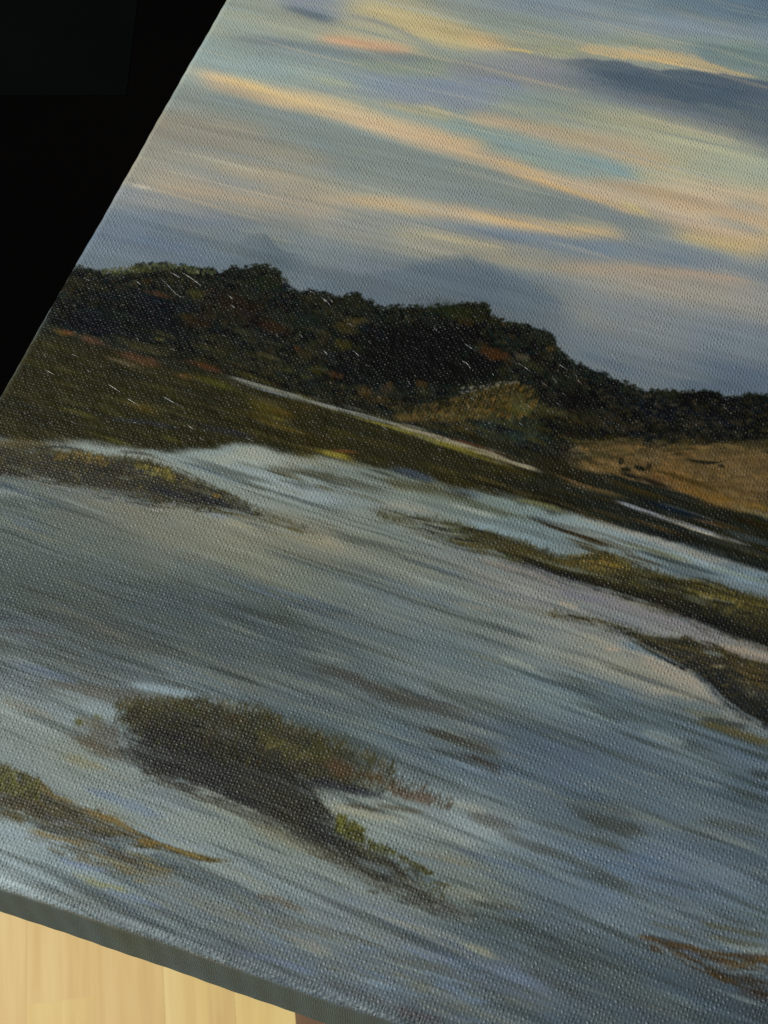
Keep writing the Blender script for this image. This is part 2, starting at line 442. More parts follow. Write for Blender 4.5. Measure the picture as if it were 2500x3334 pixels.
# upper right sky
S([(2080,-10,30),(2300,20,34),(2520,60,40)],(78,98,112),.85)
S([(2150,100,6),(2300,125,10),(2520,145,12)],(112,126,112),.8)
S([(1900,70,14),(2100,90,22),(2350,110,18),(2520,130,12)],(114,126,134),.6)
S([(2050,55,2),(2100,62,4),(2150,74,2)],(142,152,156),.7,soft=.4)
S([(1500,70,16),(1700,80,24),(1900,110,14)],(116,128,116),.6)
S([(1560,10,14),(1760,20,20),(1950,50,12)],(106,118,128),.6)
S([(1780,120,6),(1900,136,10),(2150,140,12),(2350,130,8)],(124,132,110),.6)
S([(2240,150,14),(2350,180,26),(2520,215,30)],(88,108,108),.85)
S([(2300,220,4),(2420,232,6),(2520,232,6)],(132,142,138),.7)
S([(380,560,14),(560,585,34),(800,615,44),(1050,650,36),(1250,690,20)],(150,138,118),.5)
S([(330,650,14),(520,665,24),(760,690,28),(1000,730,24),(1300,790,22)],(138,132,118),.45)
S([(600,130,14),(800,185,34),(1050,225,40),(1300,250,30)],(126,140,132),.35)
S([(1900,360,14),(2100,420,34),(2350,480,44),(2540,540,40)],(150,150,122),.5)
S([(2100,560,14),(2300,600,34),(2540,650,44)],(152,148,124),.4)
S([(700,240,14),(1000,310,26),(1300,385,28),(1500,440,20)],(150,150,122),.3)
# brushed variation over the sky
SKYC=[(120,132,130),(140,138,118),(104,116,122),(150,142,116),(112,124,124)]
drift(170,(350,0,2500,950),SKYC,(200,600),(3,12),(.10,.28),21,slope=.24)

smudge(V1, 60, 3.6, 1.6)
S = lambda pts, col, op=1., soft=1.2, up=None, lo=None, br=.5, fade=.25: streak(pts, col, op, soft=soft, up=up, lo=lo, br=br, fade=fade, wob=.5)
# cream cap of the dark cloud
S([(1820,150,8),(1930,160,16),(2042,172,20),(2160,184,22),(2250,200,22),(2330,226,14),(2420,246,8),(2520,258,7)],(168,150,112),.8,lo=.5,soft=1.2,fade=.15)
S([(1980,172,8),(2120,190,12),(2260,212,10)],(180,154,108),.6)
S([(1720,160,8),(1800,165,14),(1900,176,12)],(140,144,112),.7)
# dark cloud
TOPC=[(1440,150),(1500,157),(1620,166),(1705,165),(1741,181),(1801,190),(1886,187),(2012,199),(2151,227),(2223,223),(2344,238),(2500,262),(2540,266),(2760,320)]
band(TOPC,[(1440,215),(1500,235),(1680,268),(1862,310),(2102,370),(2344,430),(2520,490),(2700,560)],(112,114,118),.7,st=1.2,sb=12,jag=.4,br=.25,fine=N_EDGE,ends=(24,0))
band([(1700,172),(1741,184),(1801,192),(1886,189),(2012,201),(2151,229),(2223,225),(2344,240),(2500,264),(2540,268),(2760,322)],[(1700,190),(1862,262),(2102,345),(2344,410),(2540,490),(2700,560)],(66,80,91),.88,st=1.,sb=13,jag=.4,br=.25,fine=N_EDGE,ends=(20,0))
S([(1850,230,10),(2000,252,22),(2200,290,34),(2400,330,44),(2540,360,50)],(58,73,86),.75,fade=.3)
S([(2250,330,8),(2400,380,16),(2540,440,18)],(84,96,98),.6)
S([(1830,320,8),(2000,365,20),(2200,420,26),(2400,490,28),(2540,550,22)],(150,150,120),.5,soft=2.4,fade=.4)
S([(1640,158,3),(1700,164,5),(1750,176,3)],(178,160,104),.8)
S([(1500,255,6),(1650,270,12),(1720,296,6)],(108,117,132),.7)

# crisper accents over the blended sky
S = lambda pts, col, op=1., soft=1.1, up=None, lo=None, br=.5, fade=.38: streak(pts, col, op, soft=max(soft, .8), up=up and max(up, .6), lo=lo and max(lo, .5), br=br, fade=fade, wob=.5)
S([(640,240,5),(740,264,12),(860,300,14),(1000,336,14),(1150,378,12)],(188,160,108),0.38,soft=1.4)
S([(1560,508,5),(1700,548,8),(1820,590,8)],(180,154,106),0.38,soft=1.2,lo=.5)
S([(1600,538,5),(1750,584,8),(1880,630,8),(1980,657,8),(2060,692,8),(2120,717,7)],(176,150,104),0.56,up=1.2,lo=.25)
S([(1990,650,4),(2060,674,7),(2130,713,6)],(174,158,104),0.45)
S([(1300,672,6),(1500,698,9),(1660,724,10),(1800,744,10),(1950,756,10),(2085,775,5)],(172,146,108),0.45)
S([(1800,482,6),(1950,540,10),(2040,570,12),(2106,606,4)],(104,130,130),0.41,lo=.4)
S([(1330,758,4),(1420,771,7),(1590,799,6),(1720,812,3)],(162,150,120),0.38)
S([(2160,886,4),(2210,882,6),(2290,892,5),(2420,915,6),(2520,945,5)],(152,130,108),0.41,up=.3,lo=1.4)
S([(1500,372,4),(1560,386,8),(1681,413,10),(1862,460,10)],(172,148,118),0.38)
S([(1030,124,5),(1110,134,8),(1223,150,9),(1352,172,6)],(176,140,112),0.41,lo=.35)
S([(900,14,4),(985,40,9),(1050,60,11),(1115,76,4)],(80,92,100),0.52,br=.3)
S([(1085,42,4),(1150,53,5),(1215,67,5),(1290,95,5),(1410,152,4),(1460,165,3)],(114,118,114),0.45,br=.3)
S([(420,598,3),(455,607,5),(500,614,3)],(166,162,150),0.60,br=.1,soft=.4)
S([(690,113,4),(790,127,8),(922,144,9),(1042,160,9)],(94,104,106),0.38,up=.5)
drift(120, (350, 0, 2540, 820), [(176,158,128),(120,138,138),(158,156,130),(104,116,126),(180,156,122),(132,142,140),(96,110,116)], (250, 750), (2, 7), (.10, .30), 22, slope=.25, br=.9)
# distant misty hills
band([(640,806),(720,800),(772,790),(812,766),(866,768),(892,800),(932,826),(982,832),(1030,864),(1080,900)],[(640,880),(900,900),(1080,960)],(84,98,106),.85,st=1.5,sb=8,jag=.4,fine=N_EDGE,ends=(16,14))
S([(760,792,2),(812,765,4),(868,768,4),(895,800,3),(935,826,4),(985,832,3),(1030,862,2)],(82,96,104),.6,soft=1.)
band([(1300,905),(1370,850),(1440,835),(1520,830),(1570,860),(1640,900),(1750,945),(1800,1000)],[(1300,1020),(1500,1010),(1800,1120)],(82,96,104),.7,st=2.4,sb=10,jag=.5,fine=N_EDGE,ends=(14,18))
band([(860,876),(950,858),(1050,872),(1150,900),(1240,890),(1330,868),(1430,846),(1520,842),(1610,866),(1700,902),(1800,958),(1900,1040)],[(860,1000),(1100,1030),(1500,1080),(1900,1200)],(86,99,108),.65,st=2.6,sb=9,jag=.8,fine=N_EDGE,ends=(14,10))
S([(1300,884,2),(1380,852,4),(1450,836,5),(1530,836,5),(1600,862,4),(1690,900,3)],(84,97,106),.22,soft=1.6)
S([(1560,905,3),(1660,940,5),(1750,985,6),(1830,1050,4)],(82,95,104),.3,soft=1.6)
S([(1540,920,5),(1680,940,10),(1780,990,8)],(82,96,106),.6)
S([(2140,1235,12),(2300,1258,20),(2520,1262,24)],(80,95,110),.7)
S([(1840,1130,10),(1950,1170,16),(2100,1225,14)],(88,102,114),.6)
#SKY_END

# ------------------------------------------------------------------ woodland
TREES=[(180,866),(251,867),(289,875),(337,887),(395,890),(424,877),(444,860),(497,861),(511,872),(523,855),(554,858),(562,872),(588,865),(641,877),(685,872),(714,893),(736,884),(758,864),(772,874),(816,869),(830,862),(873,867),(893,879),(914,886),(919,922),(931,937),(951,942),(975,958),(1004,946),(1018,949),(1066,954),(1086,966),(1115,966),(1124,956),(1134,963),(1148,958),(1158,951),(1175,963),(1178,973),(1197,980),(1214,980),(1219,995),(1235,995),(1245,1007),(1279,999),(1351,997),(1385,1004),(1423,997),(1436,995),(1494,990),(1545,986),(1581,990),(1593,1004),(1598,1024),(1617,1037),(1635,1037),(1650,1053),(1668,1046),(1689,1060),(1715,1058),(1740,1075),(1780,1078),(1801,1095),(1809,1113),(1811,1131),(1827,1147),(1852,1171),(1867,1180),(1906,1196),(1961,1213),(2001,1237),(2034,1246),(2081,1266),(2135,1275),(2189,1273),(2215,1280),(2258,1277),(2269,1282),(2291,1275),(2316,1278),(2341,1280),(2356,1295),(2374,1302),(2406,1295),(2442,1284),(2500,1286),(2560,1290),(2750,1350),(2950,1420),(3200,1500)]
WATER=[(-60,1400),(0,1425),(120,1428),(253,1440),(338,1455),(542,1470),(693,1461),(753,1446),(844,1449),(900,1466),(1020,1490),(1141,1499),(1237,1517),(1382,1554),(1503,1587),(1623,1614),(1774,1659),(1900,1688),(2045,1729),(2189,1768),(2303,1800),(2424,1845),(2500,1863),(2560,1885),(2700,1932),(2900,2000)]
PATH=[(690,1212),(763,1231),(869,1260),(956,1284),(1086,1325),(1182,1351),(1303,1385),(1399,1414),(1471,1438),(1545,1460),(1617,1482),(1671,1503),(1725,1521),(1780,1543)]
band([(-60,850)]+TREES,WATER,(34,36,30),1.,st=.45,sb=1.8,jag=.55,br=.1,leafy=1.)
# thin overpainted halo of leaves along the crowns
dabs(([(p[0],p[1]-7) for p in TREES],[(p[0],p[1]+22) for p in TREES]),1500,[(26,30,26),(32,36,28),(40,44,34),(22,26,24)],(.25,.6),(.18,.4),op=(.4,.95),seed=3)
dabs(([(330,876),(424,868),(500,858),(560,858),(640,874),(700,880)],[(330,898),(424,890),(500,882),(560,882),(640,892),(700,896)]),260,[(72,76,46),(60,66,40),(88,90,60),(50,54,36)],(.25,.7),(.2,.4),op=(.3,.8),seed=4)
# tree masses
TL=([(170,900),(251,885),(400,905),(560,880),(740,890),(900,890),(1000,965),(1200,1000),(1400,1010),(1560,1000),(1700,1075),(1850,1185),(2100,1290),(2300,1290),(2500,1300)],
    [(170,1050),(251,1070),(400,1120),(560,1180),(740,1210),(900,1260),(1000,1290),(1200,1350),(1400,1405),(1560,1450),(1700,1490),(1850,1440),(2100,1440),(2300,1440),(2500,1440)])
dabs(TL,3800,[(20,23,22),(28,31,26),(36,38,30),(18,22,26),(44,42,30),(26,34,32),(40,34,26),(16,18,20)],(.4,1.6),(.25,.7),op=(.35,.85),seed=5)
band([(880,1130),(1000,1080),(1150,1080),(1250,1060),(1400,1050),(1550,1060),(1640,1150),(1680,1230)],[(880,1230),(1000,1260),(1150,1230),(1250,1230),(1400,1260),(1550,1250),(1640,1235),(1680,1245)],(17,20,21),.6,st=3,sb=3,jag=1.5,ends=(22,6))
band([(180,980),(300,940),(500,960),(700,1010),(840,1080)],[(180,1060),(300,1080),(500,1110),(700,1160),(840,1200)],(22,26,30),.7,st=4,sb=3,jag=1.,ends=(4,22))
blob(760,990,120,50,(38,30,24),.7); blob(850,920,70,30,(34,40,24),.6); blob(1480,1020,90,30,(40,44,26),.7)
blob(1000,1050,70,34,(32,40,34),.7); blob(880,1060,70,26,(38,26,24),.7); blob(640,1050,60,30,(44,34,22),.7)
blob(520,960,50,8,(66,46,32),.7); blob(640,955,34,18,(56,54,28),.8); blob(600,1030,40,16,(52,44,24),.6)
for a in [(1134,1062,46,30,(84,70,32)),(1170,1045,30,22,(92,76,36)),(1120,1120,30,22,(74,66,28)),(968,1134,15,13,(116,62,30)),(1000,1150,50,26,(66,54,26)),(1033,1202,40,20,(82,74,26)),(1090,1220,34,14,(92,56,30)),(941,1208,34,16,(66,72,30)),(990,1225,30,10,(78,78,36)),
          (1187,1276,26,22,(88,62,30)),(1259,1262,28,20,(92,66,30)),(1240,1300,36,20,(72,56,28)),(1375,1250,26,14,(104,70,30)),(1378,1280,34,24,(68,66,32)),(1290,1330,60,10,(84,66,28)),
          (1610,1152,56,24,(112,62,26)),(1560,1130,34,30,(64,46,24)),(1700,1163,34,14,(112,98,72)),(1740,1190,40,20,(62,60,38)),(1520,1050,40,16,(56,40,24)),(1790,1135,16,12,(98,70,28)),
          (1800,1300,60,40,(40,36,34)),(1860,1370,70,16,(62,52,30)),(1250,1150,60,60,(20,24,22)),(1400,1180,90,60,(12,15,17))]:
    blob(*a,op=.40)
for k_ in range(70):
    x_ = rng.uniform(200, 1780); f_ = rng.random() ** .8
    yt_ = np.interp(x_, [p[0] for p in TREES], [p[1] for p in TREES]); yb_ = np.interp(x_, [p[0] for p in TL[1]], [p[1] for p in TL[1]]) if x_ > 0 else 0
    blob(x_, yt_ + 14 + (yb_ - yt_ - 20) * f_, rng.uniform(14, 50), rng.uniform(8, 24), [(52, 50, 30), (44, 40, 28), (34, 44, 36), (58, 48, 30), (30, 34, 38), (64, 58, 34)][rng.integers(6)], op=rng.uniform(.2, .5))
# golden bush
GB=([(1290,1345),(1400,1312),(1490,1294),(1563,1268),(1635,1250),(1682,1247),(1725,1257),(1750,1290)],[(1290,1368),(1400,1372),(1490,1370),(1563,1362),(1635,1365),(1682,1375),(1725,1340),(1750,1320)])
band(GB[0],GB[1],(62,56,34),.75,st=.6,sb=1.5,jag=.8,leafy=1.)
dabs(GB,700,[(92,78,40),(82,68,34),(70,72,42),(104,84,44),(88,60,28),(58,54,32)],(.3,.9),(.12,.26),ang=(55,110),op=(.4,.9),seed=6)
dabs(([(1500,1262),(1640,1243),(1690,1243)],[(1500,1285),(1640,1252),(1690,1252)]),40,[(88,88,80),(104,98,80)],(.25,.4),(.2,.35),op=(.5,.9),seed=7)
dabs((GB[0],[(p[0],p[1]-30) for p in GB[1]]),220,[(34,34,26),(46,42,28),(26,28,24)],(.4,1.2),(.15,.35),ang=(40,120),op=(.2,.6),seed=106); blob(1790,1340,60,22,(62,60,38),.7); blob(1690,1330,40,30,(72,80,52),.6)
blob(1690,1405,90,34,(40,48,41),.75); blob(1580,1390,50,24,(38,46,40),.6)
dabs(([(1560,1370),(1760,1360)],[(1560,1440),(1760,1450)]),200,[(46,54,44),(34,42,36),(56,60,46)],(.3,.9),(.12,.25),ang=(50,120),op=(.3,.7),seed=8)
blob(1640,1395,40,6,(14,16,18),.8); blob(1880,1300,90,40,(24,24,24),.7)
band([(1690,1475),(1800,1450),(1900,1440),(2020,1440)],[(1690,1500),(1800,1545),(1900,1580),(2020,1600)],(40,36,26),.7,st=3,sb=2,ends=(8,10))
# right wood
band([(1950,1240),(2100,1285),(2300,1300),(2500,1310),(2560,1310)],[(1950,1430),(2100,1440),(2300,1440),(2500,1445),(2560,1450)],(28,30,29),.8,st=3,sb=3,jag=1.2,ends=(14,0))
blob(2120,1340,80,22,(20,26,34),.8); blob(2270,1345,120,18,(16,22,34),.8); blob(2430,1330,90,30,(22,27,33),.8); blob(2290,1375,70,26,(48,44,30),.8); blob(2000,1390,90,30,(44,40,32),.7)
band([(2215,1283),(2258,1277),(2291,1275),(2341,1280),(2374,1302)],[(2215,1310),(2258,1315),(2291,1318),(2341,1320),(2374,1325)],(20,24,20),.9,st=.4,sb=1.5,jag=.5)
blob(1985,1290,60,10,(60,54,42),.5,rot=-4)
dabs(([(1950,1250),(2150,1290),(2500,1310)],[(1950,1440),(2150,1440),(2500,1440)]),900,[(18,21,22),(30,31,28),(42,40,32),(26,30,34),(50,46,36)],(.4,1.3),(.2,.5),ang=(-20,60),op=(.3,.8),seed=9)
# sandy dune
DUNE=([(1800,1490),(1900,1447),(1990,1440),(2060,1445),(2153,1457),(2225,1443),(2370,1447),(2500,1440),(2560,1440),(2700,1480),(2900,1540)],[(1800,1500),(1900,1526),(2027,1548),(2088,1566),(2189,1598),(2262,1620),(2334,1645),(2500,1685),(2560,1700),(2700,1740),(2900,1800)])
band(DUNE[0],DUNE[1],(94,76,46),.92,st=2.2,sb=.9,jag=.7,br=.2,ends=(14,0))
blob(1930,1490,90,34,(92,82,58),.7); blob(2080,1480,70,26,(116,102,74),.7); blob(2200,1540,90,34,(128,96,50),.8); blob(2400,1530,120,50,(122,102,62),.7); blob(2160,1565,50,16,(122,72,40),.8); blob(2230,1590,70,16,(142,98,36),.8)
blob(2330,1620,80,16,(132,92,30),.8); blob(2450,1655,70,20,(130,98,30),.85); blob(2440,1470,60,30,(112,92,54),.6)
blob(2100,1465,50,6,(126,118,94),.5,rot=3); blob(2280,1465,50,10,(126,92,46),.7)
dabs(([(1900,1450),(2225,1450),(2500,1445)],[(1900,1520),(2225,1605),(2500,1680)]),700,[(132,104,62),(112,84,42),(122,98,64),(140,104,50),(100,82,52)],(.3,1.2),(.15,.35),ang=(-30,20),op=(.2,.6),seed=10)
for x,y,rx,ry,o in [(2020,1505,12,18,.9),(2040,1528,22,14,.95),(2085,1525,24,12,.95),(2050,1548,40,10,.8),(2115,1520,16,18,.6)]: blob(x,y,rx,ry,(22,25,22),o)
S([(2210,1492,3),(2280,1504,6),(2330,1506,4),(2385,1492,3)],(34,34,28),.9,soft=.5)
blob(2330,1480,34,9,(62,56,38),.8,rot=10); blob(2349,1517,12,6,(22,24,22),.9); blob(2360,1460,40,5,(50,46,34),.7,rot=14)
blob(2330,1570,50,3,(66,58,38),.6,rot=22); blob(2080,1442,60,8,(48,44,34),.6)
band(DUNE[0], DUNE[1], (64, 56, 40), .34, st=3, sb=2, jag=1., br=.5, ends=(10, 0))
comb(DUNE, 110, [(84, 70, 44), (112, 90, 54), (66, 58, 40), (120, 98, 62), (98, 82, 58)], (60, 200), (3, 9), (.15, .45), 209, 0.)
for x, y, rx, ry, o_ in [(2020,1505,10,16,.8),(2040,1528,20,12,.9),(2085,1525,22,10,.9),(2050,1548,40,9,.7),(2115,1520,14,16,.5)]: blob(x, y, rx, ry, (26, 28, 24), o_)
S([(2210,1492,2),(2280,1504,5),(2330,1506,4),(2385,1492,2)],(34,34,28),.85,soft=.7)
blob(2349,1517,10,5,(26,27,24),.8)
# field
LOWF=[(-60,1400),(0,1400)]+WATER[2:]
band([(-60,1180),(60,1080),(173,1075),(337,1133),(603,1210),(771,1229)]+PATH[2:],LOWF,(44,42,26),.8,st=2,sb=2.,jag=.8,br=.3,ends=(0,20))
drift(300,(-60,1080,900,1420),[(54,52,30),(34,34,24),(60,58,30),(44,44,32),(66,62,40),(30,32,30)],(60,220),(4,10),(.2,.5),31,slope=.31)
drift(150,(800,1300,2000,1620),[(58,52,26),(34,32,22),(70,62,28),(46,42,28),(84,72,34),(28,28,24)],(80,280),(4,10),(.2,.5),32,slope=.31)
drift(60,(1800,1560,2560,1840),[(52,44,24),(34,30,22),(66,52,28),(26,26,26),(74,60,34)],(120,360),(3,9),(.3,.7),33,slope=.33)
for a in [(458,1171,90,18,(88,58,40)),(675,1195,60,12,(86,50,30)),(299,1108,46,14,(96,62,42)),(226,1084,26,8,(124,66,40)),(200,1085,30,8,(96,72,34)),(700,1246,90,16,(72,72,26)),(520,1105,22,8,(78,76,32)),(600,1225,30,12,(92,66,34)),
          (860,1330,70,20,(70,66,26)),(920,1345,50,12,(78,62,28)),(400,1180,60,8,(100,88,64)),(260,1345,70,12,(86,82,34)),(470,1330,60,16,(78,66,28)),(370,1432,90,9,(84,82,34)),(560,1432,50,10,(80,78,32)),(900,1362,40,4,(104,92,34))]:
    blob(*a,op=.6,rot=-2)
S([(1010,1463,5),(1080,1478,9),(1180,1502,6)],(120,112,44),.85); S([(1060,1466,4),(1130,1470,5),(1180,1474,3)],(112,66,34),.7)
S([(1640,1620,5),(1760,1642,8),(1880,1682,6)],(96,92,40),.7)
S([(-40,1432,16),(80,1440,18),(220,1470,12)],(70,62,34),.7)
S([(100,1462,10),(0,1450,14),(-60,1440,12)],(88,74,38),.6)
S([(560,1362,8),(760,1412,12),(900,1440,8)],(38,40,46),.7); S([(300,1360,5),(480,1375,8),(620,1400,5)],(40,46,54),.6)
# paths
S([(690,1212,2),(763,1232,4),(869,1262,5),(956,1287,6),(1086,1328,6),(1182,1354,6),(1303,1388,7),(1399,1417,7)],(120,124,114),.85,br=.6,soft=.7,fade=.12)
S([(1250,1372,3),(1399,1416,7),(1471,1440,9),(1545,1464,10),(1617,1486,8),(1671,1507,6),(1725,1523,6),(1780,1545,3)],(140,132,108),.9,br=.5,soft=.7,fade=.15)
S([(760,1240,2),(869,1272,3),(1000,1310,3)],(96,108,118),.8,soft=.5)
S([(1000,1318,3),(1182,1366,4),(1303,1400,5),(1471,1454,8),(1545,1478,9),(1671,1520,5),(1740,1540,3)],(112,106,44),.85,br=.4,soft=.6)
S([(1380,1402,3),(1480,1430,4),(1580,1460,4),(1700,1502,4)],(72,46,30),.8)
S([(1780,1532,3),(1900,1580,4),(1990,1604,3),(2060,1622,2)],(112,84,52),.6)
S([(2040,1618,5),(2160,1650,8),(2300,1700,8),(2440,1752,6)],(26,34,44),.8)
S([(1975,1621,2),(2045,1645,5),(2117,1671,7),(2189,1694,7),(2262,1719,7),(2334,1744,6),(2406,1766,4),(2468,1781,3)],(124,130,134),.9,br=.5,soft=.6,fade=.12)
S([(2100,1674,3),(2189,1700,4),(2262,1725,4),(2406,1772,3)],(166,158,134),.8,soft=.5)
S([(2200,1672,4),(2300,1700,5),(2420,1740,5)],(104,78,46),.6)
S([(1780,1560,6),(1950,1600,8),(2100,1640,5)],(84,72,44),.6)
comb(([(760,1222),(1000,1290),(1300,1375),(1500,1436),(1720,1512)],[(760,1242),(1000,1312),(1300,1400),(1500,1462),(1720,1530)]), 70, [(48, 46, 30), (40, 38, 28), (66, 62, 36), (96, 96, 84)], (40, 120), (2, 4), (.25, .65), 212, .4)
comb(([(1990,1612),(2200,1686),(2460,1770)],[(1990,1634),(2200,1706),(2460,1786)]), 34, [(46, 44, 32), (36, 36, 30), (60, 54, 34)], (40, 120), (2, 4), (.25, .6), 213, .4)
comb(([(1800,1440),(2000,1432),(2220,1436),(2560,1432)],[(1800,1500),(2000,1480),(2220,1475),(2560,1465)]), 80, [(52, 48, 34), (72, 64, 42), (42, 40, 30), (86, 76, 48), (64, 62, 40)], (50, 160), (3, 9), (.25, .6), 214, .1)
#LAND_END

# ------------------------------------------------------------------ water and grass banks
S = lambda pts, col, op=1., soft=1.3, up=None, lo=None, br=.6, fade=.35: streak([(x, y, w * 1.4) for x, y, w in pts], col, op * .8, soft=max(soft, 1.2), up=up, lo=lo, br=br, fade=fade, wob=.8)
WC=[(112,124,118),(96,110,110),(126,132,118),(88,104,112),(104,114,104),(82,94,92)]
drift(260,(-60,1620,2560,3300),WC,(180,620),(4,14),(.12,.34),41,slope=.31)
drift(110,(-60,1900,1000,2250),[(72,80,76),(98,110,108),(84,98,104),(66,72,66)],(200,560),(4,10),(.2,.5),42,slope=.33)
drift(120,(1300,2350,2560,3334),[(74,82,80),(98,116,128),(84,100,116),(108,122,120),(70,78,76)],(160,560),(4,11),(.2,.5),43,slope=.36)
drift(90,(1000,1900,2000,2400),[(82,98,112),(118,130,124),(96,112,112),(124,130,116),(80,94,98)],(160,480),(3,10),(.2,.45),44,slope=.33)
S([(-40,2040,5),(100,2060,9),(250,2095,6)],(72,68,62),.6); S([(-40,2150,8),(120,2180,12),(300,2230,8)],(84,102,124),.6)
S([(180,2040,10),(420,2090,14),(700,2160,8)],(70,76,72),.6); S([(0,1970,6),(200,2010,10),(420,2060,6)],(68,72,66),.6)
# light veils
S([(150,1416,6),(250,1442,12),(400,1470,14),(560,1490,14),(700,1496,12)],(130,142,136),.85)
S([(560,1500,8),(700,1500,16),(800,1480,18),(950,1500,16),(1100,1540,10)],(142,146,128),.75)
S([(820,1560,10),(900,1580,14),(1020,1610,14),(1150,1650,8)],(134,150,152),.8)
S([(700,1550,8),(900,1640,16),(1100,1690,12)],(122,132,124),.5)
S([(900,1480,6),(1050,1500,10),(1250,1530,8)],(124,126,106),.6)
S([(900,1510,5),(1050,1545,9),(1200,1585,10),(1350,1620,8)],(74,76,58),.75)
S([(850,1520,4),(1000,1545,7),(1150,1595,8),(1180,1602,4)],(56,60,48),.7)
S([(1250,1520,4),(1350,1545,9),(1440,1575,6)],(58,70,86),.85); S([(1450,1588,4),(1530,1606,6),(1600,1628,4)],(66,78,90),.7)
S([(1220,1545,5),(1400,1600,10),(1600,1660,8)],(96,102,84),.6)
S([(1330,1590,4),(1480,1620,8),(1640,1672,8),(1800,1712,5)],(76,78,54),.65)
S([(1200,1630,8),(1330,1650,12),(1450,1680,8)],(134,130,112),.6)
S([(1430,1640,4),(1530,1660,7),(1640,1690,4)],(146,152,138),.6)
S([(1420,1690,6),(1560,1715,11),(1720,1760,12),(1880,1800,10)],(118,142,152),.75)
S([(1700,1680,6),(1900,1720,12),(2100,1775,12),(2300,1830,10),(2540,1905,10)],(132,144,142),.7)
S([(1780,1655,4),(1900,1690,7),(2100,1748,7),(2300,1815,8),(2540,1890,10)],(152,146,128),.75)
S([(2150,1800,8),(2300,1845,12),(2540,1910,12)],(112,136,154),.7)
S([(2000,1760,4),(2150,1800,6),(2300,1840,5)],(112,118,76),.5); S([(2250,1830,4),(2400,1870,6),(2540,1910,5)],(98,108,76),.5)
S([(1050,1700,8),(1000,1730,22),(1100,1770,14)],(134,130,110),.5); S([(600,1640,8),(760,1690,18),(900,1760,10)],(132,130,106),.6)
S([(880,1690,10),(1020,1740,24),(1150,1790,12)],(136,132,112),.5)
S([(150,1600,6),(350,1640,12),(600,1690,8)],(118,116,94),.5); S([(-40,1590,5),(60,1600,8),(160,1620,5)],(128,140,138),.6); S([(-40,1625,8),(80,1640,12),(250,1660,6)],(70,82,82),.6)
S([(640,1655,4),(700,1675,7),(770,1690,4)],(122,138,156),.7)
S([(680,1700,4),(760,1708,6),(840,1720,4)],(150,144,118),.5)
# long brown reflections
S([(760,2100,5),(900,2140,10),(1000,2162,14),(1163,2214,14),(1271,2258,18),(1434,2306,22),(1597,2346,16),(1695,2387,5)],(70,68,58),.8,br=.6)
S([(1340,2365,4),(1440,2392,8),(1543,2425,5)],(66,66,56),.8); S([(1360,2380,5),(1505,2415,10),(1600,2445,12),(1668,2480,6)],(70,70,60),.75); S([(1370,2430,4),(1480,2455,9),(1620,2500,8),(1660,2520,3)],(66,70,66),.7)
S([(1480,2452,6),(1570,2480,9),(1620,2510,12),(1665,2525,4)],(68,62,52),.7)
S([(1250,2480,10),(1400,2530,16),(1600,2600,12)],(84,98,100),.5)
S([(1800,2605,6),(1880,2645,14),(1982,2682,20),(2080,2705,14),(2180,2720,5)],(66,70,62),.85); S([(1820,2600,8),(1950,2620,14),(2100,2670,8)],(72,82,84),.6)
S([(1740,2560,6),(1860,2590,10),(2000,2610,6)],(72,90,108),.7)
S([(1880,2710,4),(1980,2745,8),(2080,2785,4)],(72,78,72),.6)
S([(1700,2740,6),(1840,2785,10),(1952,2838,14),(2073,2900,5)],(76,82,74),.75); S([(1920,2830,4),(1990,2860,10),(2080,2905,5)],(74,80,74),.6)
S([(2060,2840,4),(2160,2865,7),(2330,2915,5)],(74,82,78),.6); S([(2220,2650,6),(2380,2690,12),(2540,2730,12)],(76,80,72),.7)
S([(2420,2505,4),(2470,2520,8),(2540,2535,8)],(58,62,56),.7); S([(2020,2500,4),(2200,2535,6),(2420,2570,5)],(122,132,128),.6)
S([(1490,2630,12),(1560,2660,16),(1700,2700,10)],(86,80,68),.5); S([(1580,2690,6),(1700,2740,12),(1840,2790,8)],(78,80,72),.6)
S([(1660,3140,8),(1780,3190,18),(1900,3245,14),(2000,3290,6)],(72,78,74),.6); S([(1480,2930,5),(1620,2950,8),(1780,2990,6)],(72,76,72),.6)
S([(1640,2995,4),(1700,3005,7),(1760,3020,4)],(66,70,62),.6); S([(1600,2960,4),(1680,2975,8),(1780,3000,4)],(86,106,130),.6)
S([(1470,3070,5),(1540,3090,12),(1600,3112,12),(1640,3125,4)],(136,140,116),.85); S([(1500,3130,10),(1650,3175,16),(1850,3230,10)],(98,114,136),.7)
S([(1500,3230,8),(1650,3260,12),(1800,3310,8)],(108,118,112),.5)
# the shallows are worked over with a nearly dry brush, dark olive and pale blue hairs side by side
_wu, _wv, _ = curve(WATER)
_w = sm((np.interp(UU, _wu, _wv)[None, :] + 1. - VV[:, None] + 1.5 * N_EDGE) / 5.)
_f1 = drag(noise2(16, .8, 81) * .5 + noise2(34, 1.7, 82) * .6 + noise2(7, .45, 83) * .3)
_f2 = drag(noise2(14, .7, 84) * .5 + noise2(30, 1.9, 85) * .6 + noise2(6, .4, 86) * .3)
_reg = noise2(45, 18, 87)
lay((slice(None), slice(None)), sm((_f1 - .12 + .22 * _reg) / .6) * .46 * _w, c3((62, 70, 62)))
lay((slice(None), slice(None)), sm((_f2 - .22 - .22 * _reg) / .6) * .24 * _w, c3((124, 138, 134)))
lay((slice(None), slice(None)), sm((_f1 * .6 - _f2 * .6 - .30) / .5) * .34 * _w, c3((84, 106, 128)))
lay((slice(None), slice(None)), sm((-_f1 * .6 - _f2 * .5 - .34 + .2 * _reg) / .5) * .34 * _w, c3((128, 124, 98)))
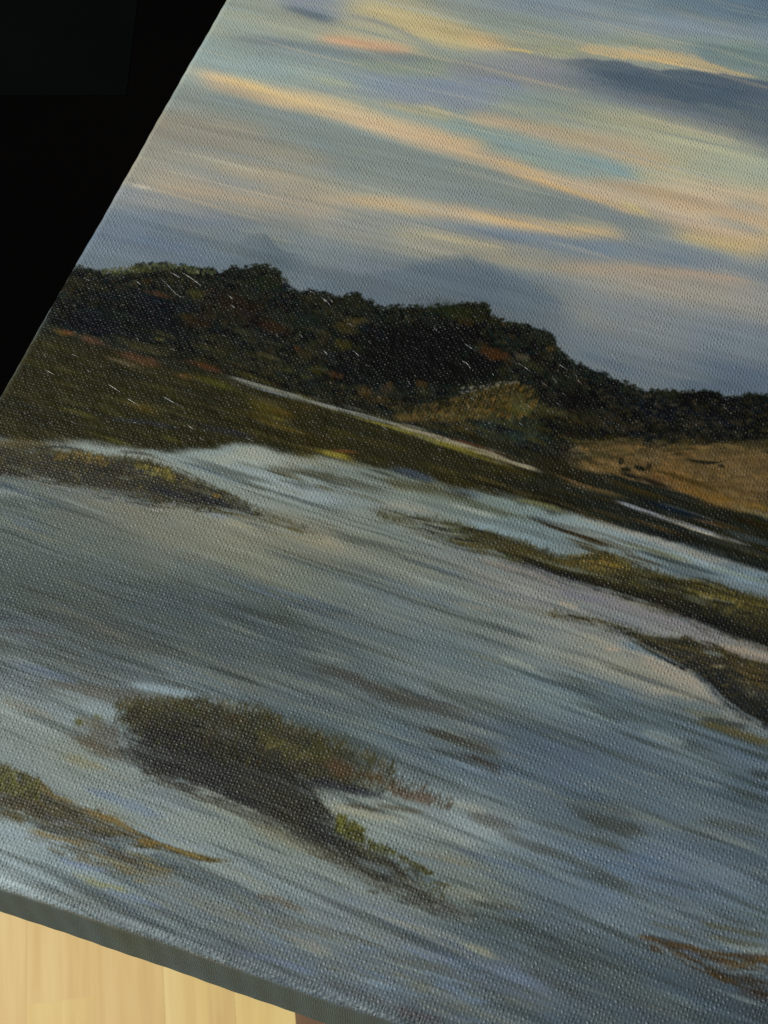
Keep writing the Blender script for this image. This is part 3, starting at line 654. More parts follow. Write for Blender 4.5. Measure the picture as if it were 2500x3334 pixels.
PAINT += (.24 * _w)[..., None] * (PAINT - np.array((.405, .435, .435), np.float32)) - (.030 * _w)[..., None]
PAINT[..., 2] += .006 * _w
smudge(112, V0, 1.4, .3)
_l = PAINT.mean(-1, keepdims=True)
PAINT += (_w * .22)[..., None] * (_l * np.array((.985, 1.02, .995), np.float32) - PAINT)
_h = drag(noise2(7, .26, 91) * .6 + noise2(12, .42, 92) * .5 + noise2(4, .22, 93) * .4)
PAINT *= (1 + .095 * _h * _w * (.55 + .6 * np.clip(noise2(18, 9, 94) + .4, 0, 1)))[..., None]
blob(450,2030,700,190,(68,78,76),.30); blob(120,1880,300,120,(72,82,78),.25); blob(2100,3200,500,160,(62,74,78),.25)
S = lambda pts, col, op=1., soft=1.2, up=None, lo=None, br=.55, fade=.3: streak([(x, y, w * 1.15) for x, y, w in pts], col, op * .85, soft=max(soft, 1.), up=up, lo=lo, br=br, fade=fade, wob=.7)
# bank one
B1=([(-60,1450),(0,1452),(100,1470),(170,1475),(330,1484),(480,1500),(550,1528),(600,1548),(650,1572),(700,1600),(740,1612),(780,1632),(880,1680),(990,1722)],[(-60,1540),(0,1545),(100,1560),(260,1588),(450,1635),(600,1655),(700,1658),(750,1668),(850,1694),(990,1734)])
band(B1[0],B1[1],(42,40,30),.88,st=1.8,sb=2.4,jag=.8,br=.4,ends=(0,26),fine=N_EDGE)
dabs(B1,520,[(60,56,30),(40,38,26),(76,68,34),(34,36,32),(52,50,36)],(.4,1.2),(.15,.35),ang=(40,120),op=(.3,.75),seed=12)
dabs(([(180,1468),(260,1470),(350,1490)],[(180,1494),(260,1500),(350,1515)]),130,[(96,80,38),(84,72,34),(104,88,48)],(.4,1.),(.15,.3),ang=(50,130),op=(.35,.8),seed=13)
dabs(([(440,1500),(540,1525),(570,1545)],[(440,1530),(540,1555),(570,1570)]),110,[(94,90,40),(110,100,48),(80,76,34)],(.4,1.),(.15,.3),ang=(50,130),op=(.35,.8),seed=14)
blob(708,1614,18,10,(120,92,36),.8); blob(120,1500,90,14,(70,64,42),.5)
S([(420,1570,6),(600,1612,14),(760,1645,10),(860,1680,4)],(30,32,38),.8)
S([(60,1560,5),(220,1585,8),(420,1605,8),(560,1625,5)],(92,98,88),.6)
S([(0,1510,5),(120,1540,8),(200,1555,5)],(92,98,84),.5)
S([(800,1660,5),(900,1700,8),(1000,1730,6),(1090,1755,3)],(78,68,44),.7)
comb(B1, 90, [(30, 31, 26), (44, 42, 30), (58, 54, 32), (70, 64, 36), (96, 100, 84), (36, 40, 42)], (60, 220), (2, 7), (.3, .7), 201, .2)
S([(1150,1642,3),(1290,1682,9),(1450,1722,9)],(72,70,52),.55)
# bank two
B2=([(1230,1668),(1300,1680),(1360,1688),(1442,1701),(1533,1725),(1600,1740),(1684,1762),(1760,1792),(1820,1812),(1883,1822),(1917,1808),(1970,1806),(2010,1820),(2057,1843),(2110,1863),(2206,1887),(2254,1890),(2327,1909),(2423,1938),(2500,1957),(2560,1975)],
    [(1230,1680),(1300,1702),(1360,1730),(1442,1768),(1533,1792),(1600,1806),(1684,1832),(1760,1862),(1820,1886),(1893,1906),(1950,1920),(2038,1944),(2134,1974),(2206,1994),(2279,2040),(2375,2075),(2500,2110),(2560,2130)])
band(B2[0],B2[1],(58,54,30),.88,st=1.6,sb=1.8,jag=.7,br=.4,ends=(26,0),fine=N_EDGE)
S([(1450,1740,10),(1600,1790,16),(1700,1815,10)],(84,88,72),.6); S([(1540,1750,5),(1600,1768,9),(1660,1785,5)],(112,122,108),.7)
band([(1640,1800),(1760,1835),(1900,1870),(2060,1905),(2180,1930),(2300,1970),(2420,2000),(2560,2040)],[(1640,1816),(1760,1864),(1900,1910),(2060,1952),(2180,1985),(2300,2046),(2420,2086),(2560,2132)],(30,31,27),.85,st=3.,sb=1.,jag=1.,ends=(12,0))
band([(1980,1850),(2060,1850),(2206,1895),(2260,1920),(2280,1950)],[(1980,1880),(2060,1900),(2206,1935),(2260,1955),(2280,1975)],(34,36,26),.7,st=1.5,sb=2.,jag=1.,ends=(4,4))
dabs(B2,1000,[(72,66,30),(56,52,26),(44,42,26),(82,74,36),(64,64,32),(36,36,26)],(.5,1.4),(.12,.26),ang=(50,115),op=(.2,.55),seed=15)
dabs(([(1850,1815),(1917,1806),(1970,1806),(2010,1822)],[(1850,1840),(1917,1850),(1970,1852),(2010,1862)]),240,[(108,92,42),(96,82,38),(118,100,50),(84,74,34)],(.5,1.2),(.12,.25),ang=(60,110),op=(.35,.8),seed=16)
dabs(([(1990,1815),(2050,1835)],[(1990,1840),(2050,1856)]),60,[(108,92,40),(92,80,34)],(.5,1.1),(.12,.25),ang=(60,110),op=(.35,.8),seed=17)
dabs(([(2240,1890),(2327,1909),(2420,1940),(2540,1972)],[(2240,1920),(2327,1945),(2420,1975),(2540,2010)]),300,[(100,88,38),(86,78,34),(112,100,52),(74,68,32)],(.5,1.2),(.12,.25),ang=(60,110),op=(.35,.8),seed=18)
dabs(([(1440,1700),(1540,1722)],[(1440,1715),(1540,1738)]),80,[(92,100,36),(76,84,30)],(.4,.9),(.12,.25),ang=(60,110),op=(.4,.85),seed=19)
comb(B2, 190, [(30, 30, 24), (26, 27, 25), (52, 49, 28), (66, 60, 32), (40, 40, 28), (84, 90, 78)], (70, 260), (2, 8), (.3, .75), 202, .1)
band([(1640,1806),(1760,1842),(1900,1884),(2060,1922),(2180,1950),(2300,2000),(2420,2040),(2560,2080)],[(1640,1818),(1760,1864),(1900,1910),(2060,1952),(2180,1985),(2300,2046),(2420,2086),(2560,2132)],(24,25,24),.7,st=3.,sb=.8,jag=.6,fine=N_EDGE,ends=(12,0))
blob(1648,1812,16,8,(46,56,26),.9); blob(2290,1942,30,8,(150,142,96),.5)
S([(1640,1826,6),(1720,1850,14),(1820,1890,14),(1950,1925,10),(2080,1955,5)],(76,82,92),.8)
S([(1680,1880,8),(1850,1920,16),(2050,1970,18),(2250,2030,14),(2450,2100,8)],(122,118,120),.7)
S([(2040,1950,6),(2150,1985,12),(2260,2020,6)],(84,80,62),.6)
S([(1800,1920,5),(1900,1945,8),(2000,1960,5)],(98,100,112),.6)
S([(1500,1800,6),(1640,1840,12),(1760,1880,10),(1880,1930,6)],(142,132,118),.6)
S([(1800,1955,4),(1860,1972,8),(1900,1985,4)],(156,142,120),.6)
S([(2280,2090,6),(2380,2110,10),(2540,2140,10)],(150,138,118),.7)
S([(1460,1950,4),(1540,1975,7),(1640,1995,4)],(138,136,118),.5)
S([(1680,1968,3),(1820,2004,8),(1960,2038,8)],(76,78,68),.5); S([(1780,2010,3),(1900,2035,7),(2040,2075,7)],(86,92,88),.4)
# bank three
B3=([(1790,1996),(1917,2014),(2038,2046),(2110,2072),(2180,2085),(2240,2080),(2269,2096),(2330,2105),(2375,2128),(2440,2150),(2500,2166),(2560,2180)],[(1790,2002),(1917,2026),(2038,2072),(2110,2120),(2182,2157),(2254,2190),(2303,2225),(2336,2266),(2375,2300),(2440,2340),(2500,2370),(2560,2400)])
S([(1860,2030,6),(1960,2045,10),(2060,2070,6)],(92,110,116),.6)
S([(2000,2090,8),(2080,2105,14),(2180,2150,10),(2260,2180,4)],(74,96,112),.85)
band(B3[0],B3[1],(44,42,33),.9,st=1.2,sb=1.2,jag=.8,br=.45,ends=(26,0),fine=N_EDGE)
band([(2150,2110),(2250,2150),(2340,2170),(2400,2230),(2500,2290),(2560,2310)],[(2150,2140),(2254,2188),(2303,2225),(2336,2266),(2440,2340),(2560,2400)],(28,31,32),.8,st=3,sb=1.,jag=.8,ends=(8,0))
blob(2440,2200,80,30,(74,62,30),.7,rot=-25); blob(2350,2130,60,16,(66,54,30),.6)
dabs(B3,420,[(66,58,34),(40,40,32),(82,74,44),(52,48,30),(92,88,60)],(.4,1.1),(.12,.28),ang=(-40,60),op=(.25,.65),seed=20)
comb(B3, 120, [(30, 31, 27), (24, 26, 26), (48, 45, 30), (62, 56, 34), (38, 40, 36)], (60, 220), (2, 8), (.3, .75), 203, .06)
S([(2270,2115,4),(2330,2130,7),(2370,2140,4)],(118,130,124),.6)
S([(2300,2168,3),(2340,2170,5),(2370,2172,3)],(128,118,84),.6)
S([(1850,2050,5),(1960,2090,12),(2060,2130,8)],(138,134,116),.6); S([(1960,2110,4),(1990,2113,6),(2030,2118,3)],(166,142,116),.6)
S([(2020,2120,6),(2150,2170,14),(2260,2220,16),(2340,2275,6)],(152,142,122),.75,up=.4); S([(2080,2230,10),(2180,2255,14),(2300,2290,10)],(140,134,116),.6)
S([(2120,2255,6),(2180,2275,12),(2300,2310,16),(2420,2330,8)],(78,94,96),.7)
S([(2200,2300,6),(2300,2330,10),(2400,2345,6)],(92,96,76),.7); S([(2260,2335,4),(2340,2350,9),(2460,2375,8)],(44,48,44),.8)
S([(2240,2345,5),(2340,2368,10),(2440,2400,12),(2560,2440,12)],(74,66,34),.85)
S([(1815,2194,1.5),(1870,2208,2.5),(1920,2218,1.5)],(76,82,76),.8,soft=.4)
S([(1600,2130,5),(1660,2150,9),(1780,2190,6)],(140,150,134),.6)
S([(2070,2375,5),(2160,2400,12),(2260,2435,8)],(132,144,138),.6); S([(1980,2340,6),(2100,2370,10),(2300,2420,8)],(104,122,128),.5)
# bank four, large
B4=([(372,2296),(430,2286),(488,2284),(624,2286),(740,2300),(841,2310),(900,2342),(963,2378),(1071,2402),(1130,2426),(1180,2452),(1240,2478),(1285,2506)],[(372,2330),(430,2380),(488,2420),(624,2450),(740,2480),(841,2500),(900,2520),(963,2540),(1071,2560),(1130,2572),(1180,2578),(1240,2582),(1285,2566)])
S([(60,2210,6),(240,2236,14),(420,2268,20),(600,2290,16)],(74,72,62),.7)
band(B4[0],B4[1],(40,39,25),.85,st=2.4,sb=5,jag=1.3,br=.35,ends=(2,8))
MB=([(374,2330),(384,2318),(430,2345),(500,2350),(620,2370),(740,2400),(860,2440),(963,2500),(1017,2560),(1050,2610),(1075,2640),(1120,2690),(1180,2740),(1240,2780),(1288,2830),(1397,2915),(1490,2972)],
    [(374,2420),(384,2436),(430,2475),(500,2530),(597,2558),(678,2584),(787,2628),(900,2680),(960,2715),(1000,2740),(1044,2764),(1110,2800),(1180,2840),(1240,2875),(1288,2896),(1397,2944),(1490,2976)])
band(MB[0],MB[1],(33,33,28),.88,st=4.,sb=4.2,jag=1.7,br=.5,ends=(4,26))
comb(MB, 170, [(27,28,26),(38,37,28),(50,48,34),(24,26,27),(58,56,40),(34,34,27)], (70,260), (3,9), (.25,.65), 210, .14)
comb(([(1180,2740),(1288,2830),(1397,2915),(1540,2990)],[(1180,2840),(1288,2896),(1397,2944),(1540,3000)]), 60, [(46,44,36),(60,58,46),(96,104,98),(116,126,122)], (50,150), (2,6), (.25,.6), 211, .5)
blob(330,2390,90,50,(78,72,58),.65); blob(300,2430,90,30,(86,80,62),.45); blob(290,2350,60,20,(98,92,72),.5); blob(440,2330,40,50,(46,42,30),.7)
S([(200,2380,6),(330,2440,14),(450,2490,8)],(76,68,52),.6)
blob(480,2305,60,20,(56,58,26),.5); blob(620,2312,70,20,(54,56,22),.6); blob(760,2335,60,22,(54,44,26),.5); blob(860,2390,60,24,(62,62,28),.5)
dabs(B4,700,[(54,54,25),(44,44,24),(36,36,26),(60,57,28),(50,42,28),(28,29,25)],(.5,1.5),(.12,.26),ang=(55,120),op=(.2,.5),seed=22)
dabs(([(400,2280),(624,2272),(841,2296),(963,2360),(1180,2436),(1285,2495)],[(400,2310),(624,2306),(841,2334),(963,2400),(1180,2475),(1285,2520)]),260,[(62,58,32),(54,54,30),(74,66,42)],(.7,1.7),(.08,.16),ang=(60,115),op=(.2,.55),seed=122)
dabs(([(840,2380),(960,2420),(1010,2440)],[(840,2420),(960,2465),(1010,2480)]),130,[(82,76,42),(70,66,34),(60,58,30)],(.5,1.2),(.12,.25),ang=(20,80),op=(.3,.75),seed=23)
blob(1110,2500,90,34,(78,56,36),.6,rot=-6); blob(1220,2530,50,22,(72,56,32),.7); blob(1040,2450,50,36,(62,62,26),.6); blob(570,2400,90,20,(34,32,32),.7)
S([(940,2528,8),(1060,2550,16),(1180,2580,14),(1290,2605,5)],(32,34,42),.85)
S([(1230,2555,8),(1320,2585,14),(1400,2605,16),(1462,2612,6)],(84,66,50),.8); S([(1180,2610,5),(1300,2632,8),(1420,2650,4)],(72,66,50),.7)
S([(1010,2585,6),(1080,2625,14),(1180,2648,12),(1290,2672,10),(1380,2700,4)],(142,142,120),.85)
S([(1100,2612,4),(1150,2622,7),(1210,2634,5),(1290,2645,3)],(64,58,42),.8)
S([(1440,2600,5),(1500,2620,10),(1600,2650,6)],(142,146,132),.7); S([(1180,2660,8),(1350,2690,16),(1520,2740,12),(1650,2780,6)],(136,146,138),.6)
dabs(([(1095,2660),(1130,2660),(1185,2705)],[(1075,2700),(1130,2725),(1185,2740)]),150,[(76,78,28),(66,68,26),(86,86,36),(52,54,24)],(.4,1.),(.14,.28),ang=(60,120),op=(.45,.9),seed=24)
dabs(([(1200,2735),(1285,2770)],[(1200,2765),(1285,2785)]),60,[(70,72,28),(58,58,26)],(.3,.7),(.14,.28),ang=(40,120),op=(.4,.85),seed=25)
dabs(([(1300,2780),(1400,2835)],[(1300,2800),(1400,2850)]),60,[(58,56,32),(72,70,34)],(.4,.9),(.14,.28),ang=(-50,30),op=(.4,.8),seed=26)
S([(1130,2790,6),(1200,2815,12),(1300,2850,8)],(92,106,108),.6); S([(1180,2740,6),(1300,2800,12),(1400,2850,8)],(96,110,108),.5)
S([(1190,2898,2),(1215,2904,5),(1240,2910,2)],(58,56,46),.8); S([(1260,2920,3),(1310,2938,5),(1380,2942,3)],(62,70,70),.8)
S([(590,2565,3),(660,2578,5),(740,2605,6),(820,2640,6),(920,2690,4)],(148,154,142),.8,up=.4,soft=.5)
S([(600,2590,8),(760,2640,16),(900,2700,12),(1050,2770,8)],(128,134,114),.6); S([(780,2680,8),(950,2740,18),(1120,2810,10)],(114,110,84),.5)
S([(1400,2640,8),(1560,2700,16),(1700,2760,10)],(132,144,140),.5); S([(1400,2880,6),(1500,2905,12),(1620,2940,6)],(130,132,112),.6); S([(1300,2760,6),(1450,2800,10),(1600,2830,6)],(106,102,82),.5)
S([(1400,2870,3),(1440,2880,5),(1480,2886,3)],(76,68,40),.7)
# bank five, bottom left
B5=([(-60,2470),(0,2488),(54,2508),(100,2530),(119,2542),(152,2585),(217,2623),(298,2639),(380,2672),(450,2715),(488,2737),(597,2770),(694,2802)],[(-60,2640),(0,2648),(54,2660),(100,2672),(119,2676),(152,2690),(217,2706),(298,2730),(380,2745),(450,2752),(488,2756),(597,2782),(694,2808)])
band(B5[0],B5[1],(66,60,36),.8,st=1.2,sb=3.5,jag=1.,br=.45,ends=(0,18))
S([(90,2640,6),(180,2660,14),(280,2690,16),(360,2730,8)],(72,74,78),.8); S([(140,2670,4),(220,2690,7),(330,2720,4)],(112,122,134),.5)
comb(B5, 150, [(50, 48, 32), (66, 60, 36), (40, 40, 32), (96, 82, 44), (78, 70, 38), (104, 116, 116)], (60, 240), (3, 10), (.3, .75), 205, .12)
comb(([(60,2660),(230,2720),(430,2790),(560,2830)],[(60,2720),(230,2790),(430,2850),(560,2880)]), 60, [(84, 76, 48), (66, 64, 50), (104, 92, 52), (62, 70, 72)], (80, 260), (3, 9), (.2, .55), 206, .2)
dabs(([(-40,2480),(0,2490),(60,2512),(125,2545)],[(-40,2560),(0,2570),(60,2590),(125,2600)]),260,[(78,78,30),(62,60,28),(92,90,36),(50,48,28)],(.4,1.1),(.14,.28),ang=(50,125),op=(.35,.8),seed=27)
S([(-40,2590,14),(80,2620,20),(190,2660,10)],(52,48,36),.7); S([(150,2600,5),(220,2640,9),(290,2670,5)],(54,50,32),.8)
S([(210,2625,5),(300,2648,10),(390,2685,12),(450,2725,10),(510,2745,5)],(112,92,44),.8)
S([(430,2725,6),(480,2745,10),(540,2752,4)],(118,94,34),.85); S([(500,2745,4),(600,2776,6),(700,2808,3)],(116,98,42),.8)
S([(60,2690,6),(130,2715,9),(230,2740,8),(330,2768,6)],(104,86,46),.75); S([(320,2755,5),(400,2790,8),(470,2830,4)],(70,60,42),.75)
S([(380,2755,6),(450,2770,9),(540,2775,5)],(132,144,144),.7); S([(250,2555,5),(350,2590,12),(480,2640,14),(560,2670,6)],(92,110,132),.7)
S([(430,2820,3),(450,2826,5),(480,2836,3)],(48,54,62),.8,soft=.5)
S([(170,2790,6),(260,2815,10),(380,2850,6)],(100,118,144),.7); S([(420,2850,8),(560,2890,16),(720,2940,10)],(84,96,98),.6); S([(180,2450,8),(280,2485,14),(380,2520,6)],(122,116,78),.5)
S([(-40,2250,8),(60,2300,12),(160,2335,8),(220,2365,5)],(124,118,98),.5); blob(255,2350,16,9,(72,76,30),.8); blob(320,2335,22,10,(78,78,38),.5)
S([(-40,2330,10),(80,2360,16),(200,2390,10)],(124,136,132),.5); S([(230,2280,8),(330,2310,14),(430,2335,6)],(126,142,144),.6)
S([(380,2225,6),(520,2242,12),(680,2275,10)],(128,148,156),.75,lo=.5); S([(640,2280,5),(760,2295,8),(880,2320,5)],(128,140,144),.5)
S([(-40,2700,10),(60,2720,16),(200,2760,10)],(118,134,144),.5); S([(-40,2800,16),(80,2840,22),(240,2890,10)],(140,156,156),.5)
S([(240,2860,5),(330,2880,9),(440,2910,5)],(124,122,72),.65); S([(210,2840,4),(260,2852,6),(330,2868,4)],(132,134,90),.4)
S([(300,2880,6),(420,2920,10),(560,2960,6)],(98,116,140),.6); S([(350,2800,6),(480,2840,12),(620,2880,8)],(92,92,72),.5)
S([(800,2910,6),(900,2930,10),(1010,2970,6)],(78,74,62),.7); S([(700,2940,6),(900,3000,16),(1060,3050,8)],(82,84,78),.6); S([(600,2990,8),(760,3030,12),(900,3080,8)],(108,120,110),.5)
S([(900,3040,6),(1000,3075,14),(1120,3110,8)],(126,124,110),.5); S([(720,3080,6),(900,3130,12),(1100,3190,8)],(90,106,132),.6); S([(1000,3180,8),(1150,3230,14),(1300,3280,8)],(70,72,70),.6)
S([(1250,2990,6),(1400,3030,12),(1560,3080,8)],(124,130,122),.6); S([(1250,3060,8),(1400,3110,12),(1560,3160,8)],(104,120,140),.6)
S([(1240,3170,8),(1400,3220,14),(1560,3260,8)],(88,92,84),.6); S([(1260,3260,8),(1340,3300,14),(1480,3334,12)],(64,60,58),.7)
S([(1050,2900,6),(1200,2950,12),(1400,3020,8)],(98,116,134),.5)
comb(([(700,2880),(900,2960),(1200,3060),(1560,3190)],[(700,2980),(900,3080),(1200,3200),(1560,3320)]), 90, [(80, 84, 76), (70, 74, 68), (100, 118, 128), (118, 126, 112), (84, 102, 120)], (100, 340), (4, 11), (.2, .5), 207, .2)
for _k, (_B, _n, _l) in enumerate(((B1, 260, (.4, 1.0)), (B2, 420, (.5, 1.3)), (B3, 240, (.4, 1.0)), (B4, 340, (.6, 1.6)))):
    _t = _B[0]
    dabs(([(p[0], p[1] - 12) for p in _t], [(p[0], p[1] + 10) for p in _t]), _n, [(48, 46, 28), (60, 56, 30), (38, 38, 27), (74, 68, 38)], _l, (.07, .15), ang=(62, 112), op=(.2, .6), seed=300 + _k)
    if _k == 3:
        break
    _b = _B[1]
    comb(([(p[0], p[1] - 8) for p in _b], [(p[0], p[1] + 16) for p in _b]), 60, [(112, 122, 120), (96, 108, 108), (128, 130, 118), (84, 92, 92)], (60, 200), (2, 5), (.2, .55), 320 + _k, .2)
comb(([(p[0], p[1] - 6) for p in MB[1]], [(p[0], p[1] + 18) for p in MB[1]]), 80, [(100, 108, 100), (110, 114, 98), (88, 92, 84)], (50, 170), (2, 5), (.2, .55), 330, .2)
comb(([(1180,1640),(1300,1672),(1480,1706)],[(1180,1690),(1300,1722),(1480,1766)]), 60, [(112, 122, 116), (104, 114, 106), (120, 124, 110), (80, 84, 70)], (60, 200), (2, 6), (.15, .45), 340, .1)
comb(([(1740,1980),(1880,2002),(2040,2044)],[(1740,2016),(1880,2040),(2040,2084)]), 46, [(118, 122, 116), (108, 114, 108), (126, 126, 116), (84, 86, 76)], (60, 180), (2, 6), (.12, .35), 341, .1)
comb(([(840,1660),(920,1690),(1040,1730)],[(840,1690),(920,1720),(1040,1755)]), 30, [(116, 122, 110), (110, 114, 100), (78, 76, 58)], (60, 180), (3, 7), (.25, .55), 342, .1)
comb(([(1230,2800),(1340,2870),(1540,2975)],[(1230,2880),(1340,2920),(1540,3005)]), 40, [(100, 108, 102), (92, 102, 98), (110, 116, 104)], (50, 150), (3, 6), (.25, .6), 343, .1)
dabs(([(1240,2480),(1330,2530),(1470,2600)],[(1240,2570),(1330,2600),(1470,2640)]), 120, [(58, 50, 34), (70, 54, 38), (46, 44, 30)], (.5, 1.4), (.08, .18), ang=(50, 115), op=(.2, .55), seed=344)
comb(([(p[0], p[1] - 22) for p in MB[1]], [(p[0], p[1] + 26) for p in MB[1]]), 120, [(46, 46, 40), (60, 60, 50), (76, 78, 68), (40, 40, 34)], (50, 150), (2, 6), (.15, .42), 345, .2)
dabs(([(p[0], p[1] - 30) for p in MB[1]], [(p[0], p[1] + 22) for p in MB[1]]), 260, [(52, 52, 44), (66, 66, 54), (44, 43, 36)], (.4, 1.2), (.12, .25), ang=(-40, 20), op=(.12, .4), seed=346)
dabs(([(1090, 2640), (1200, 2720), (1330, 2800), (1450, 2880)], [(1110, 2720), (1230, 2800), (1360, 2880), (1480, 2960)]), 170, [(50, 50, 36), (62, 62, 34), (74, 76, 50), (40, 40, 34)], (.4, 1.1), (.1, .22), ang=(30, 120), op=(.15, .5), seed=347)
# bank six, bottom right
S([(2230,2990,4),(2300,3008,10),(2400,3032,9),(2540,3056,8)],(72,74,58),.8); S([(2240,3040,4),(2330,3056,8),(2540,3090,6)],(78,82,66),.7); S([(2080,3000,3),(2180,3020,8),(2300,3050,5)],(80,84,78),.7)
S([(2050,3044,3),(2120,3072,11),(2200,3078,10),(2260,3090,9),(2310,3118,9),(2400,3138,8),(2470,3140,4)],(54,44,32),.9,br=.4)
S([(2100,3075,5),(2140,3092,10),(2180,3110,4)],(58,48,36),.8)
S([(2340,3104,4),(2400,3112,9),(2460,3118,12),(2560,3140,14)],(54,45,34),.85); S([(2320,3130,5),(2380,3145,9),(2450,3150,5)],(86,70,44),.65); S([(2440,3112,4),(2480,3126,8),(2560,3136,8)],(110,84,46),.7)
S([(2190,3120,4),(2270,3155,9),(2380,3185,12),(2480,3200,12),(2560,3220,12)],(48,46,42),.85); S([(2380,3220,8),(2470,3240,14),(2560,3260,14)],(58,54,50),.7)
comb(([(2060,3040),(2200,3070),(2340,3110),(2560,3140)],[(2060,3060),(2200,3110),(2340,3190),(2560,3250)]), 70, [(52, 46, 36), (66, 54, 36), (42, 42, 40), (74, 62, 42), (80, 92, 98)], (60, 200), (3, 9), (.3, .75), 208, .1)
S([(2300,3060,4),(2400,3085,7),(2540,3100,5)],(120,136,134),.6); S([(2330,3162,3),(2420,3166,5),(2520,3165,4)],(104,122,130),.6)
S([(2200,3085,4),(2250,3105,8),(2300,3130,4)],(76,92,110),.7)
#PAINT_END
# turned-over bottom rim: thin dark paint on the fold, dry light paint and the rounding's highlight painted over the rim threads
fold = VV < 1.5
k = sm((-.2 - VV[fold, None] + N_EDGE[fold] * .5) / 2.2)[..., None]
PAINT[fold] += k * .85 * (c3((66, 100, 110)) - PAINT[fold])
k = (sm((.1 - VV[fold, None]) / .5) * sm((VV[fold, None] + 2.6 + N_EDGE[fold]) / 1.8) * sm(.55 + noise2(16, 40, 71)[fold]))[..., None]
PAINT[fold] += k * .8 * (c3((92, 122, 146)) - PAINT[fold])
k = (sm((-1. - VV[fold, None]) / 2.) * sm(-.2 + 1.3 * noise2(20, 60, 72)[fold]))[..., None]
PAINT[fold] += k * .75 * (c3((92, 98, 66)) - PAINT[fold])
_g = np.random.default_rng(73)
for _u in np.arange(-2, 190, .30):
    if _g.random() < .88:
        dab(_u + _g.normal(0, .05), _g.normal(.15, .28), _g.uniform(.3, .65), _g.uniform(.08, .14), R(_g.normal(100, 14)), np.array((186, 198, 198)) * _g.uniform(.8, 1.08), _g.uniform(.15, .7))
# fine scumble everywhere: thin streaks over water and sky
PAINT *= (1 + .05 * N_STREAK + .045 * N_BRISTLE)[..., None]
PAINT += ((noise2(7, 2.2, 61) * .5 + noise2(24, 5, 62) * .5) * .012)[..., None] * np.array([1., .35, -1.], np.float32)
_l = PAINT.mean(-1, keepdims=True)
PAINT = np.clip(_l + (PAINT - _l) * .93, .02, .95)
PAINT[..., 2] *= 1.01
_wu, _wv, _ = curve(TREES)
_sky = sm((VV[:, None] - np.interp(UU, _wu, _wv)[None, :]) / 30.)
_l = PAINT.mean(-1, keepdims=True)
PAINT += (_sky * .05)[..., None] * (PAINT - _l) + (_sky * .08)[..., None] * (PAINT - .32) + (_sky * .05)[..., None]  # sky paint brightened to make up for the lamp's falloff
#PREVIEW_END
# ------------------------------------------------------------------ material helpers
def new_mat(name):
    m = bpy.data.materials.new(name)
    m.use_nodes = True
    nt = m.node_tree
    return m, nt, nt.nodes["Principled BSDF"]


class NT:
    def __init__(self, nt):
        self.nt = nt

    def n(self, kind, **kw):
        x = self.nt.nodes.new(kind)
        for k, v in kw.items():
            setattr(x, k, v)
        return x

    def link(self, a, b):
        self.nt.links.new(a, b)

    def math(self, op, a, b=None, c=None, clamp=False):
        x = self.n('ShaderNodeMath', operation=op)
        x.use_clamp = clamp
        for i, q in enumerate((a, b, c)):
            if q is None:
                continue
            if isinstance(q, (int, float)):
                x.inputs[i].default_value = q
            else:
                self.link(q, x.inputs[i])
        return x.outputs[0]


